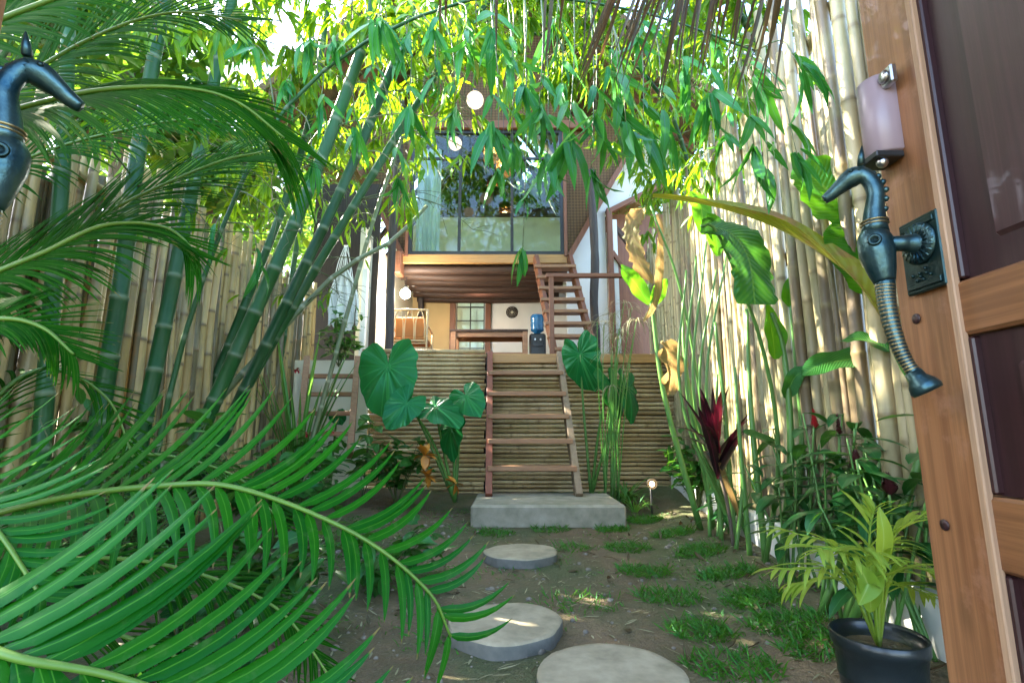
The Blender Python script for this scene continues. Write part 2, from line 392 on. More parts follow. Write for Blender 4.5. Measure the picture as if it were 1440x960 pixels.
M['pinkbulb']=glow('lit pink bulb',(1,.5,.32),12)
M['warmbulb']=glow('warm bulb',(1,.7,.35),12)
M['lantern']=plain('woven lantern',(.5,.3,.1),.6,n=(40,.6))
M['cord']=plain('lamp cord',(.03,.03,.03),.5)
# woven matting
t=NT('woven matting'); v=t.coord((1,1,1)); ch=t.n('ShaderNodeTexChecker'); t.put(ch,'Scale',24); rt=t.n('ShaderNodeMapping'); t.put(rt,'Rotation',(0,rad(45),0)); t.put(rt,'Vector',v); t.put(ch,'Vector',rt.outputs[0])
nz=t.noise(25,4,v); col=t.mix(ch.outputs[1],(.17,.10,.04),(.095,.05,.02)); col=t.mix(t.math('MULTIPLY',nz,.5),col,(.05,.025,.01))
M['sawali']=t.done(t.bsdf(col,.65,.3,normal=t.bump(ch.outputs[1],.6,.01)))
# thatch
t=NT('palm thatch'); nz=t.noise(1,6,t.coord((60,4,60)),.7); col=t.mix(t.ramp(nz,(.3,(0,0,0)),(.7,(1,1,1))),(.07,.045,.025),(.22,.15,.08))
M['thatch']=t.done(t.bsdf(col,.9,.2,normal=t.bump(nz,.8,.03)))
# glass
t=NT('window glass'); tr=t.n('ShaderNodeBsdfTransparent'); t.put(tr,0,(.86,.95,.92)); gl=t.n('ShaderNodeBsdfGlossy'); t.put(gl,'Roughness',.02)
fr=t.n('ShaderNodeFresnel'); t.put(fr,0,1.5); mx=t.n('ShaderNodeMixShader'); t.put(mx,0,t.math('MULTIPLY',fr.outputs[0],.8)); t.put(mx,1,tr.outputs[0]); t.put(mx,2,gl.outputs[0])
M['glass']=t.done(mx)
# soil
t=NT('garden soil'); v=t.coord(); n1=t.noise(1.1,6,v,.6,.4); n2=t.noise(7,6,v,.65); n3=t.noise(55,3,v,.6); n4=t.noise(.8,5,t.coord((1.3,1,1)),.6)
col=t.mix(t.ramp(n1,(.36,(0,0,0)),(.66,(1,1,1))),(.11,.075,.042),(.26,.185,.105))
col=t.mix(t.ramp(n2,(.42,(0,0,0)),(.62,(.8,.8,.8))),col,(.13,.10,.06))
col=t.mix(t.ramp(n4,(.42,(0,0,0)),(.58,(.8,.8,.8))),col,(.065,.10,.035))
vo=t.n('ShaderNodeTexVoronoi'); t.put(vo,'Scale',30); t.put(vo,'Vector',v)
peb=t.math('MULTIPLY',t.ramp(vo.outputs[0],(.10,(1,1,1)),(.2,(0,0,0))),t.math('GREATER_THAN',t.n('ShaderNodeSeparateColor',Color=vo.outputs[1]).outputs[0],.78))
col=t.mix(t.math('MULTIPLY',n3,.7),col,t.mix(.6,col,(.02,.015,.01))); col=t.mix(t.math('MULTIPLY',peb,.8),col,(.32,.29,.23))
h=t.math('ADD',t.math('MULTIPLY',n2,1.0),t.math('ADD',t.math('MULTIPLY',n3,.4),t.math('MULTIPLY',peb,.5)))
rg=t.ramp(n1,(.4,(.55,.55,.55)),(.6,(.9,.9,.9)))
M['soil']=t.done(t.bsdf(col,rg,.35,normal=t.bump(h,1.0,.035)))
# ------------------------------------------------------------------ ground
def ground_z(x,y):
    z=.012*mnoise.noise(Vector((x*1.3,y*1.3,0)))+.010*mnoise.noise(Vector((x*5,y*5,3)))
    z+=.08*min(1,max(0,(y-6.0)/.8)); fx=1.47+.117*y
    z+=.07*min(1,max(0,(x-(fx-.75))/.4)) if y<8 else 0
    z+=.06*min(1,max(0,(-.75-x)/.6))
    return z
xs=np.concatenate([[-60,-30,-15,-8],np.arange(-4,3.21,.06),[5,9,16,30,60]]); ys=np.concatenate([[-30,-12,-5,-2],np.arange(-.5,8.01,.06),[9,11,14,20,35,70]])
mb=MB(); V=[(x,y,ground_z(x,y)) for y in ys for x in xs]; nx=len(xs)
mb.add(V,[(j*nx+i,j*nx+i+1,(j+1)*nx+i+1,(j+1)*nx+i) for j in range(len(ys)-1) for i in range(nx-1)])
tag(mb.build('ground',M['soil']),kind='structure')

# stepping stones
def stone(px,py,dia,seed,label,h=.06):
    c=G(px,py,h); rg=random.Random(seed); n=48; ph=[rg.random()*6 for _ in range(4)]
    def r(t): return dia/2*(1+.035*math.sin(2*t+ph[0])+.025*math.sin(3*t+ph[1])+.012*math.sin(7*t+ph[2])+.022*mnoise.noise(Vector((math.cos(t)*3,math.sin(t)*3,seed)))+.012*mnoise.noise(Vector((math.cos(t)*9,math.sin(t)*9,seed))))
    t_=thing('stepping_stone',label,'stepping stone',(c[0],c[1],0),'cast concrete stepping stones on the path')
    s=MB(); V=[]
    prof=((1.0,-.02),(1.005,h-.02),(1.0,h-.008),(.982,h-.001),(.90,h))
    for q,z in prof:
        for k in range(n):
            t=2*math.pi*k/n; V.append((c[0]+r(t)*q*math.cos(t)*1.04,c[1]+r(t)*q*math.sin(t),z+(.004*mnoise.noise(Vector((t*2,z*20,seed))))))
    Fs=[(i*n+k,i*n+(k+1)%n,(i+1)*n+(k+1)%n,(i+1)*n+k) for i in range(len(prof)-1) for k in range(n)]
    side=[f for f in Fs if f[0]<2*n]; 
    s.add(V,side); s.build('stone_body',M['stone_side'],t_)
    s=MB(); V2=[]
    rings=((1.0,h-.008),(.982,h-.001),(.9,h+.0005),(.6,h+.003),(.3,h+.001))
    for q,z in rings:
        for k in range(n):
            t=2*math.pi*k/n; x=c[0]+r(t)*q*math.cos(t)*1.04; y=c[1]+r(t)*q*math.sin(t)
            V2.append((x,y,z+(.006*mnoise.noise(Vector((x*7,y*7,seed))) if q<.95 else .004*mnoise.noise(Vector((t*2,z*20,seed))))))
    V2.append((c[0],c[1],h+.002)); m=len(rings)
    Fs=[(i*n+k,i*n+(k+1)%n,(i+1)*n+(k+1)%n,(i+1)*n+k) for i in range(m-1) for k in range(n)]+[((m-1)*n+k,(m-1)*n+(k+1)%n,m*n) for k in range(n)]
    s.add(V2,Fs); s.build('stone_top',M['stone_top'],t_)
stone(733,774,.49,1,'round grey stepping stone closest to the concrete slab')
stone(711,872,.50,2,'round grey stepping stone in the middle of the three, tip of cycad frond beside it')
stone(859,942,.49,3,'round pale stepping stone nearest the doorway, last of the three')
# concrete slab
mb=MB(); a=G(659,740); b=G(873,736); sx=b[0]-a[0]; cx=(a[0]+b[0])/2
V=[];n=10
mb.box((cx+.02,5.55,.09),(sx,.98,.22),bev=.02)
solo('concrete_slab',mb,M['concrete'],'thick grey concrete slab at the foot of the wooden stair','concrete step')

# ------------------------------------------------------------------ fences
def fence_line(a,b,top,r,seed,gap=.0,gaps=(0,0,.002,.006,.02,.035)):
    rg=random.Random(seed); m=MB(); L=math.hypot(b[0]-a[0],b[1]-a[1]); d=((b[0]-a[0])/L,(b[1]-a[1])/L); s=0
    while s<L:
        rr=r*rg.uniform(.6,1.3); o=rg.uniform(-.02,.02); s+=rr
        x=a[0]+d[0]*s-d[1]*o; y=a[1]+d[1]*s+d[0]*o; h=top(s)*rg.uniform(.88,1.05); lx=rg.uniform(-.07,.07)
        if rg.random()>gap:
            bamboo_tube(m,spline([(x,y,.0),(x+d[0]*lx*.3+rg.uniform(-.02,.02),y+d[1]*lx*.3+rg.uniform(-.02,.02),h*.35),(x+d[0]*lx*.6+rg.uniform(-.02,.02),y+d[1]*lx*.6,h*.7),(x+d[0]*lx,y+d[1]*lx,h)],8),rr,rr*.8,rg.uniform(.34,.55),8,1.07,rng=rg)
        s+=rr+rg.choice(gaps)
    return m,d,L
RF=lambda y:1.47+.117*y
t_=thing('bamboo_fence','tall fence of pale upright bamboo poles behind the heliconias and the white kerb wall','bamboo fence',(RF(4),4,0))
m,d,L=fence_line((RF(1.0),1.0),(RF(9.3),9.3),lambda s:3.75+.05*s,.034,11,.03); m.build('pole_screen',M['pole_r'],t_)
for z in (.75,2.1,3.3):
    q=MB(); bamboo_tube(q,[(RF(1)+.075,1,z),(RF(9.3)+.075,9.3,z)],.04,.04); q.build('rail',M['pole_r'],t_)
m,d,L=fence_line((RF(1.0)+.12,1.0),(RF(9.3)+.12,9.3),lambda s:3.05,.040,31,.0,(-.01,0,.004)); m.build('rear_screen',M['pole_y'],t_)  # extra pole row added behind to block sky brightness in the gaps
t_=thing('bamboo_fence','tan bamboo pole fence behind the green bamboo culms and cycads','bamboo fence',(-2.8,4,0))
m,d,L=fence_line((-2.86,.2),(-3.16,7.6),lambda s:2.7,.042,32,.0,(-.02,-.01)); m.build('rear_screen',M['pole_y'],t_)  # second pole row added so no bright sky shows between poles
m,d,L=fence_line((-2.72,.2),(-3.02,7.6),lambda s:2.75+.05*s,.042,12,.0,(-.02,-.012,-.008,0)); m.build('pole_screen',M['pole_y'],t_)
for z in (.7,1.9,2.6):
    q=MB(); bamboo_tube(q,[(-2.82,.2,z),(-3.12,7.6,z)],.035,.035); q.build('rail',M['pole_y'],t_)
# white kerb wall along the fence foot
mb=MB(); p0=A3(RF(1.2)-.10,1.2,.11); p1=A3(RF(7.6)-.10,7.6,.11); mb.beam(p0,p1,.07,.36,bev=.008)
solo('kerb_wall',mb,M['white'],'low white painted wall along the foot of the pale bamboo fence','low wall')

# ------------------------------------------------------------------ house
DZ=1.95; YF=7.2
H_=thing('bamboo_house','raised timber and bamboo house with glazed loft over an open deck','house',(0,YF,0))
def part(mb,name,mat,parent=None,label=None):
    o=mb.build(name,M[mat] if isinstance(mat,str) else mat,parent or H_)
    if label:o['label']=label
    return o
def skirt(x0,x1,y,ztop,seed):
    rg=random.Random(seed); m=MB(); z=.05
    while z<ztop-.05:
        r=rg.uniform(.024,.033); z+=r
        bamboo_tube(m,[(x0+rg.uniform(-.02,.02),y+rg.uniform(-.008,.008),z+rg.uniform(-.006,.006)),((x0+x1)/2,y+rg.uniform(-.008,.008),z),(x1+rg.uniform(-.02,.02),y,z+rg.uniform(-.006,.006))],r,r*.95,rg.uniform(.9,1.5),8,1.05,rng=rg)
        z+=r+.003
    return m
part(skirt(-2.08,-.37,7.10,2.03,1),'deck_skirt','skirt')
part(skirt(-.30,2.28,7.26,1.86,2),'deck_skirt','skirt')
m=MB(); m.box((.1,7.42,.95),(4.3,.03,1.8)); part(m,'skirt_backing','darkwall')
m=MB(); m.box((.15,9.36,DZ-.05),(4.5,4.28,.1)); part(m,'deck_floor','hw')
m=MB(); m.box((1.0,7.21,DZ-.045),(2.65,.05,.13),bev=.006); part(m,'fascia_board','gold')
m=MB(); m.box((-.335,7.15,1.0),(.06,.07,1.95),bev=.006); part(m,'skirt_post','post')
def pole(name,x,y,z0,z1,r,mat,seed):
    rg=random.Random(seed); m=MB(); pts=[(x+rg.uniform(-.025,.025),y+rg.uniform(-.02,.02),z) for z in np.linspace(z0,z1,7)]
    m.tube(spline(pts,20),[r*rg.uniform(.93,1.06) for _ in range(20)],10); part(m,name,mat)
pole('post',-1.86,7.65,0,6.3,.065,'post',3)
pole('post',1.46,8.75,DZ,5.6,.075,'post',4)
pole('post',-2.05,11.2,DZ,6.5,.07,'post',5)
m=MB(); m.box((1.84,9.16,3.5),(.10,.10,3.1),bev=.008); part(m,'post','hwz')
# ground floor back wall with glazed door
m=MB(); m.box((.78,11.56,3.0),(2.6,.08,2.1)); part(m,'back_wall','white')
m=MB(); m.box((-1.98,11.56,3.0),(1.1,.08,2.1)); part(m,'partition','tan')
m=MB(); m.box((-2.34,9.6,3.0),(.08,3.9,2.1)); part(m,'side_wall','cream')
m=MB(); m.box((1.95,10.35,3.4),(.08,2.3,2.9)); part(m,'side_wall','white')
m=MB()
for x in (-1.36,-.55): m.box((x,11.5,2.95),(.13,.12,2.0),bev=.006)
m.box((-.955,11.5,3.86),(.68,.12,.1),bev=.006); fr=part(m,'door_frame','hwz')
m=MB()
for x in (-1.27,-.955,-.64): m.box((x,11.51,2.9),(.025,.03,1.82))
for z in (2.1,2.42,2.74,3.06,3.38,3.70): m.box((-.955,11.51,z),(.6,.028,.025))
part(m,'door_muntins','black',fr)
m=MB(); m.box((-.955,11.53,2.9),(.6,.006,1.82)); part(m,'door_glass','glass',fr)
m=MB(); m.box((-.955,11.9,2.9),(1.6,.03,2.1)); part(m,'door_curtain','cloth')
# loft
LZ=4.02
m=MB(); m.box((-.53,10.3,LZ-.03),(3.1,2.5,.06)); part(m,'loft_floor','log')
m=MB(); m.box((-.52,9.02,LZ-.02),(3.06,.07,.17),bev=.006); part(m,'loft_beam','gold')
for i,y in enumerate((9.15,9.55,9.95,10.4,10.85,11.3)):
    m=MB(); rg=random.Random(i); m.tube(spline([(-2.15,y,LZ-.17),(-.8,y+.03,LZ-.19+rg.uniform(-.02,.02)),(1.02,y,LZ-.17)],10),.085,10); part(m,'joist','log')
m=MB(); m.box((-2.06,8.95,LZ-.14),(.13,.34,.40),bev=.01); part(m,'joist_end','hw')
m=MB(); m.box((-.95,11.4,3.98),(1.9,.12,.24),bev=.006); part(m,'wall_beam','hw')
# trapezoid loft front flaring outward
WX0,WX1,WZ0,WZ1=-1.88,.93,LZ+.07,6.55
def sheet(poly,y,th,name,mat,parent=None):
    m=MB(); k=len(poly); V=[(x,y,z) for x,z in poly]+[(x,y+th,z) for x,z in poly]
    m.add(V,[tuple(range(k))[::-1] if False else tuple(range(k)),tuple(range(k,2*k))[::-1]]+[(i,k+i,k+(i+1)%k,(i+1)%k) for i in range(k)],smooth=False)
    return part(m,name,mat,parent)
sheet([(WX1+.05,LZ+.08),(WX1+.14,LZ+.08),(2.38,6.55),(2.5,6.9),(WX1+.05,6.9)],9.04,.04,'gable_panel','sawali')
sheet([(WX0-.05,LZ+.08),(WX0-.05,6.9),(-3.3,6.9),(-3.2,6.55),(WX0-.14,LZ+.08)],9.04,.04,'gable_panel','sawali')
sheet([(WX0-.05,WZ1+.02),(WX1+.05,WZ1+.02),(WX1+.05,9.6),(-.45,10.6),(WX0-.05,9.6)],9.045,.04,'gable_panel','sawali')
for a_,b_ in (((WX1+.12,LZ+.02),(2.5,6.6)),((WX0-.12,LZ+.02),(-3.3,6.6))):
    m=MB(); m.beam((a_[0],8.98,a_[1]),(b_[0],8.98,b_[1]),.09,.12,up=(0,1,0)); part(m,'strut','hwz')
m=MB(); m.beam((WX0-.1,8.97,6.66),(WX1+.6,8.97,6.66),.10,.16); part(m,'header_beam','hw')
# window
W_=MB()
for x in (WX0,WX1): W_.box((x,9.02,(WZ0+WZ1)/2),(.07,.07,WZ1-WZ0))
for z in (WZ0+.02,WZ1): W_.box(((WX0+WX1)/2,9.021,z),(WX1-WX0,.066,.07))
for x in (-.98,.0): W_.box((x,9.03,(WZ0+WZ1)/2),(.055,.05,WZ1-WZ0))
W_.box(((WX0+WX1)/2,9.025,WZ1-.55),(WX1-WX0,.045,.04))
wf=part(W_,'window_frame','black')
for x0,x1 in ((WX0,-.98),(-.98,0),(0,WX1)):
    g=MB(); g.box(((x0+x1)/2,9.035,(WZ0+WZ1)/2),(x1-x0,.006,WZ1-WZ0)); part(g,'window_pane','glass',wf)
for x in (WX0-.06,WX1+.06):
    m=MB(); m.box((x,9.0,(WZ0+WZ1)/2),(.06,.1,WZ1-WZ0+.1),bev=.005); part(m,'window_jamb','hwz')
m=MB(); V=[];k=26
for z in (LZ+.1,6.3):
    for i in range(k): V.append((-1.82+i*.018,9.2+.035*math.sin(i*1.35),z))
m.add(V,[(i,i+1,k+i+1,k+i) for i in range(k-1)]); part(m,'curtain','cloth')
# inside the loft: low cream wall, dark rail, open rear gable with rafters, ceiling slopes
m=MB(); m.box((-.5,11.5,4.97),(4.6,.06,1.85)); part(m,'loft_wall','cream')
m=MB(); m.box((-.5,11.45,5.98),(5.6,.10,.2)); part(m,'loft_rail','log')
m=MB(); m.box((-.52,11.46,7.3),(.16,.1,2.4)); part(m,'king_post','log')
for sx in (-1,1):
    for y in (9.5,10.4,11.3):
        m=MB(); m.beam((-.45+sx*(.25),y,7.9),(-.45+sx*2.7,y,4.5),.07,.12,up=(0,1,0)); part(m,'rafter','log')
m=MB(); m.box((.55,10.3,4.22),(1.6,1.2,.3),bev=.06); part(m,'mattress','cloth')
# roof: steep thatched gable with a front overhang
for sx in (-1,1):
    m=MB(); n1=14; V=[]; rg=random.Random(5)
    for i in range(n1+1):
        s=i/n1; x=-.45+sx*(0+s*4.0); z=10.2-s*4.0*1.0-.25*math.sin(s*math.pi)*.3
        for j in range(17):
            y=7.75+j*.36
            V.append((x,y-.06*s,z+.03*rg.uniform(-1,1)))
    k=len(V); V+= [(v[0]+sx*.02,v[1],v[2]+.16) for v in V]; Fs=[]
    for i in range(n1):
        for j in range(16):
            a=i*17+j; Fs+=[(a,a+1,a+18,a+17),(k+a,k+a+17,k+a+18,k+a+1)]
    for i in range(n1):
        for j in (0,16): a=i*17+j; Fs.append((a,a+17,k+a+17,k+a))
    for j in range(16):
        a=n1*17+j; Fs.append((a,a+1,k+a+1,k+a))
    m.add(V,Fs,smooth=False); part(m,'roof','thatch')
    for y in (7.8,8.35,8.9):
        m=MB(); m.beam((-.45,y,10.08),(-.45+sx*3.9,y,6.12),.07,.10,up=(0,1,0)); part(m,'rafter','hwz')
m=MB()                                                        # thatch fringe along the front verge
rg=random.Random(9)
for i in range(420):
    s=rg.random(); sx=rg.choice((-1,1)); p=A3(-.45+sx*s*4.0,7.72+rg.random()*.05,10.2-s*4.0)
    place(m,leaf_local(rg.uniform(.25,.5),.03,3,1,'strap',.1,.2),p,(rg.uniform(-.25,.25),rg.uniform(-.3,.1),-1),(0,-1,.1))
part(m,'roof_fringe','thatch')
# neighbouring wing: white wall with timber opening
sheet([(1.02,DZ),(1.78,DZ),(1.78,4.95),(3.3,5.75),(3.3,6.6),(2.45,6.6),(1.02,4.02)],9.25,.08,'white_wall','white')
m=MB(); m.beam((1.80,9.2,4.98),(3.2,9.2,5.72),.09,.12,up=(0,1,0)); part(m,'opening_lintel','hw'); m=MB(); m.beam((1.88,9.19,4.2),(2.25,9.19,3.6),.07,.10,up=(0,1,0)); part(m,'opening_brace','hw')
m=MB(); m.box((2.6,9.9,3.6),(1.5,.05,3.3)); part(m,'timber_partition','hwz')
m=MB(); m.box((-2.75,8.1,3.3),(1.1,.05,3.4)); part(m,'dark_partition','darkwall')
m=MB(); m.box((-2.21,7.45,2.6),(.07,.09,1.4),rot=None); part(m,'light_post','white')

# stairs
def stair(name,label,group,bl,br,tl,tr,n,ml,mr,mt,dp=.22,over=.0):
    t_=thing(name,label,'stair',tuple((bl+br)/2),group)
    for a,b,mm in ((bl,tl,ml),(br,tr,mr)):
        m=MB(); m.beam(a,b,.075,.15,up=(0,0,1)); m.build('stringer',M[mm],t_)
    for i in range(1,n+1):
        s=i/(n+1); a=bl+(tl-bl)*s; b=br+(tr-br)*s; c=(a+b)/2
        m=MB(); m.box(c+A3(0,0,0),(b[0]-a[0]+.02+over,dp,.055),bev=.005); m.build('tread',M[mt],t_)
stair('wooden_stair','open wooden stair rising from the concrete slab to the deck',None,A3(-.25,5.72,.19),A3(.72,5.72,.19),A3(-.31,7.14,1.95),A3(.66,7.14,1.95),5,'redw','stairw2','stairw',.27)
stair('wooden_stair','red brown inner stair climbing from the deck up to the loft',None,A3(.70,8.05,DZ),A3(1.34,8.05,DZ),A3(.43,8.98,LZ),A3(1.05,8.98,LZ),8,'hwz','hwz','stairw',.24,.10)
stair('wooden_stair','small wooden ladder leaning on the short white wall beside the bamboo skirt',None,P(418,640,6.0),P(492,640,6.0),P(432,505,6.75),P(503,505,6.75),4,'stairw','stairw','stairw',.1)
m=MB(); a=P(408,506,6.95); m.box((-2.45,6.95,.95),(1.0,.1,1.78)); solo('white_wall',m,M['cream'],'short white wall behind the small leaning ladder','wall')
# railing
t_=thing('handrail','brown timber handrail with one post at the head of the wooden stair','handrail',(.57,7.27,DZ-.1))
m=MB(); m.box((.575,7.27,2.47),(.07,.07,1.3),bev=.006); m.build('rail_post',M['hwz'],t_)
m=MB(); m.box((1.2,7.27,3.145),(1.4,.08,.06),bev=.006); m.build('top_rail',M['hw'],t_)
# deck furniture
t_=thing('rattan_chair','pale rattan armchair with a rust cushion under the globe lamp','chair',(-1.75,8.7,DZ))
def rod(name,pts,r,mat,n=8,par=None):
    m=MB(); m.tube(spline(pts,14),r,n); return m.build(name,M[mat],par if par is not None else t_)
cx,cy=-1.72,8.7
B=-1
for sx in (-1,1):
    rod('leg',[(cx+sx*.30,cy-B*.25,DZ),(cx+sx*.30,cy-B*.25,DZ+.62)],.018,'rattan'); rod('leg',[(cx+sx*.29,cy+B*.3,DZ),(cx+sx*.30,cy+B*.28,DZ+.95)],.018,'rattan')
    rod('armrest',[(cx+sx*.30,cy-B*.27,DZ+.63),(cx+sx*.31,cy,DZ+.66),(cx+sx*.30,cy+B*.28,DZ+.68)],.018,'rattan')
m=MB()
for z in (.42,.95): m.tube(spline([(cx-.31,cy+B*.28,DZ+z),(cx,cy+B*.31,DZ+z),(cx+.31,cy+B*.28,DZ+z)],8),.016,8)
for q in (-.18,0,.18): m.tube(spline([(cx+q-.08,cy+B*.3,DZ+.42),(cx+q-.07,cy+B*.3,DZ+.75),(cx+q,cy+B*.3,DZ+.94),(cx+q+.07,cy+B*.3,DZ+.75),(cx+q+.08,cy+B*.3,DZ+.42)],16),.010,6)
m.build('backrest',M['rattan'],t_)
m=MB()
for z in (.22,.30,.38): rod('seat_rail',[(cx-.30,cy-B*.26,DZ+z),(cx+.30,cy-B*.26,DZ+z)],.014,'rattan'); rod('seat_rail',[(cx-.30,cy+B*.285,DZ+z),(cx+.30,cy+B*.285,DZ+z)],.014,'rattan')
m=MB(); m.box((cx,cy,DZ+.45),(.56,.52,.1),bev=.04); m.build('seat_cushion',M['cushion'],t_)
m=MB(); m.box((cx,cy+B*.2,DZ+.66),(.5,.1,.36),bev=.04); m.build('back_cushion',M['cushion'],t_)
t_=thing('wooden_table','long low reddish wooden table standing on the deck','table',(-.45,9.3,DZ))
m=MB(); m.box((-.42,9.4,DZ+.735),(1.42,.62,.04),bev=.005); m.build('tabletop',M['log'],t_)
m=MB(); m.box((-.40,9.14,DZ+.665),(1.24,.03,.09)); m.box((-.40,9.66,DZ+.665),(1.24,.03,.09)); m.box((-.40,9.2,DZ+.32),(1.24,.03,.05)); m.build('apron',M['stairw'],t_)
for x in (-1.06,.24):
    for y in (9.14,9.66): m=MB(); m.box((x,y,DZ+.36),(.09,.08,.72),bev=.005); m.build('leg',M['stairw'],t_)
t_=thing('water_dispenser','black water dispenser topped by a blue bottle','water dispenser',(.47,9.35,DZ))
m=MB(); m.box((.47,9.35,DZ+.35),(.30,.30,.70),bev=.03); m.box((.47,9.22,DZ+.52),(.22,.06,.14),bev=.01); m.build('dispenser_body',M['blackpl'],t_)
m=MB(); b0=DZ+.70; m.lathe([(.05,0),(.06,.03),(.12,.07),(.125,.10),(.116,.13),(.125,.16),(.125,.20),(.116,.23),(.125,.26),(.125,.33),(.11,.37),(.0001,.38)],(.47,9.35,b0),24); m.build('water_bottle',M['bluejug'],t_)
for x in (.42,.52): m=MB(); m.box((x,9.17,DZ+.58),(.03,.05,.04),bev=.006); m.build('tap',M['steel'],t_)
t_=thing('wall_ornament','round carved dark ornament on the white back wall','wall ornament',(.0,11.5,3.3))
m=MB()
for r in (.05,.09,.125): 
    m.lathe([(r-.012,0),(r-.012,.02),(r+.012,.02),(r+.012,0)],(.0,11.515,3.58),24,axis=(0,-1,0))
for k in range(12): 
    t=2*math.pi*k/12; m.tube([(.05*math.cos(t),11.50,3.58+.05*math.sin(t)),(.12*math.cos(t),11.50,3.58+.12*math.sin(t))],.008,6)
m.build('carving',M['post'],t_)
m=MB(); m.lathe([(.0001,0),(.12,0),(.12,.008),(.0001,.008)],(.0,11.518,3.58),24,axis=(0,-1,0)); m.build('back_disc',M['cream'],t_)

# lamps
def globe(px,py,Y,r,label,hang,mat='globe',name='globe_lamp'):
    c=P(px,py,Y); t_=thing(name,label,'lamp',tuple(c+A3(0,0,hang)),'globe lamps lit around the house')
    m=MB(); m.ball(c,r,20,12); m.build('globe',M[mat],t_)
    m=MB(); m.lathe([(.03,r*.9),(.035,r*.9+.05),(.012,r*.9+.07)],c,12); m.build('lamp_holder',M['cord'],t_)
    m=MB(); m.tube([c+A3(0,0,r),c+A3(.01,0,hang)],.006,6); m.build('lamp_cord',M['cord'],t_)
globe(668,141,7.3,.135,'lit white globe lamp, topmost one hanging among the bamboo leaves',2.2)
globe(640,202,7.7,.11,'lit white globe lamp just under and beside the topmost one',1.9)
globe(570,413,8.6,.085,'lit warm globe lamp above the rattan chair',.3,'globe_in')
c=P(672,402,10.5); t_=thing('bulb_lamp','small glowing pink bulb under the loft ceiling','lamp',tuple(c+A3(0,0,.15)))
m=MB(); m.ball(c,.055,14,10); m.build('bulb',M['pinkbulb'],t_); m=MB(); m.lathe([(.03,.05),(.03,.12)],c,10); m.build('lamp_holder',M['cord'],t_)
def lantern(px,py,Y,label):
    c=P(px,py,Y); t_=thing('woven_lantern',label,'lantern',tuple(c+A3(0,0,1.6)),'woven cylinder lanterns')
    m=MB()
    for k in range(22): 
        t=2*math.pi*k/22; m.tube([c+A3(.12*math.cos(t),.12*math.sin(t),-.16),c+A3(.12*math.cos(t),.12*math.sin(t),.16)],.005,4)
    for z in (-.16,-.08,0,.08,.16): m.lathe([(.118,z-.008),(.126,z-.008),(.126,z+.008),(.118,z+.008)],c,22)
    m.build('lantern_shade',M['lantern'],t_)
    m=MB(); m.ball(c+A3(0,0,-.02),.05,12,8); m.build('bulb',M['warmbulb'],t_)
    m=MB(); m.tube([c+A3(0,0,.03),c+A3(0,0,1.6)],.006,6); m.build('lamp_cord',M['cord'],t_)
lantern(690,214,8.4,'woven lantern half hidden by leaves, behind its twin')
lantern(708,233,8.1,'woven lantern hanging lowest before the loft window')
c=P(917,680,5.6); t_=thing('spotlight','small lit garden spotlight on a spike among the strappy plants','garden light',(c[0],c[1],0.05))
m=MB(); m.tube([(c[0],c[1]+.05,0),(c[0],c[1]+.05,c[2])],.012,8); m.build('spike',M['cord'],t_)
m=MB(); m.lathe([(.02,.09),(.05,.06),(.055,0),(.05,0),(.045,.04)],c,16,axis=(-.25,-1,.1) and (.2,1,-.1)); m.build('lamp_hood',M['cord'],t_)
m=MB(); m.ball(c+A3(-.005,-.012,0),.028,12,8); m.build('bulb',M['spot'],t_)
# white lace hammock hung from the dark wall
a=P(487,345,7.3); t_=thing('hammock','white crocheted hammock hanging folded against the dark wall','hammock',tuple(a))
m=MB(); rg=random.Random(3)
for i in range(9):
    x0=a[0]+rg.uniform(-.03,.03); x1=a[0]+lerp(-.14,.14,i/8); m.tube(spline([(x0,7.3,a[2]),(lerp(x0,x1,.6),7.28,a[2]-.25),(x1,7.27,a[2]-.55)],8),.006,5)
m.build('rope',M['cloth'],t_)
m=MB(); V=[];n1,n2=22,26
for j in range(n2):
    s=j/(n2-1)
    for i in range(n1):
        q=i/(n1-1)*2-1; w=.05+.15*math.sin(min(1,s*1.25)*math.pi*.62)
        V.append((a[0]+q*w-.01+.03*s,7.27+.05*math.sin(q*9+s*2)+.02*math.sin(q*23),a[2]-.40-s*(.98-.22*abs(q)**1.5)+.015*math.sin(i*2.2)*s))
m.add(V,[(j*n1+i,j*n1+i+1,(j+1)*n1+i+1,(j+1)*n1+i) for j in range(n2-1) for i in range(n1-1)])
for sd in (-1,1):
    for j in range(26):
        s=j/25; w=.05+.15*math.sin(min(1,s*1.25)*math.pi*.62); m.ball((a[0]+sd*(w+.01)+.03*s,7.26,a[2]-.42-s*.80),.022,6,4)
m.build('hammock_cloth',M['cloth'],t_)
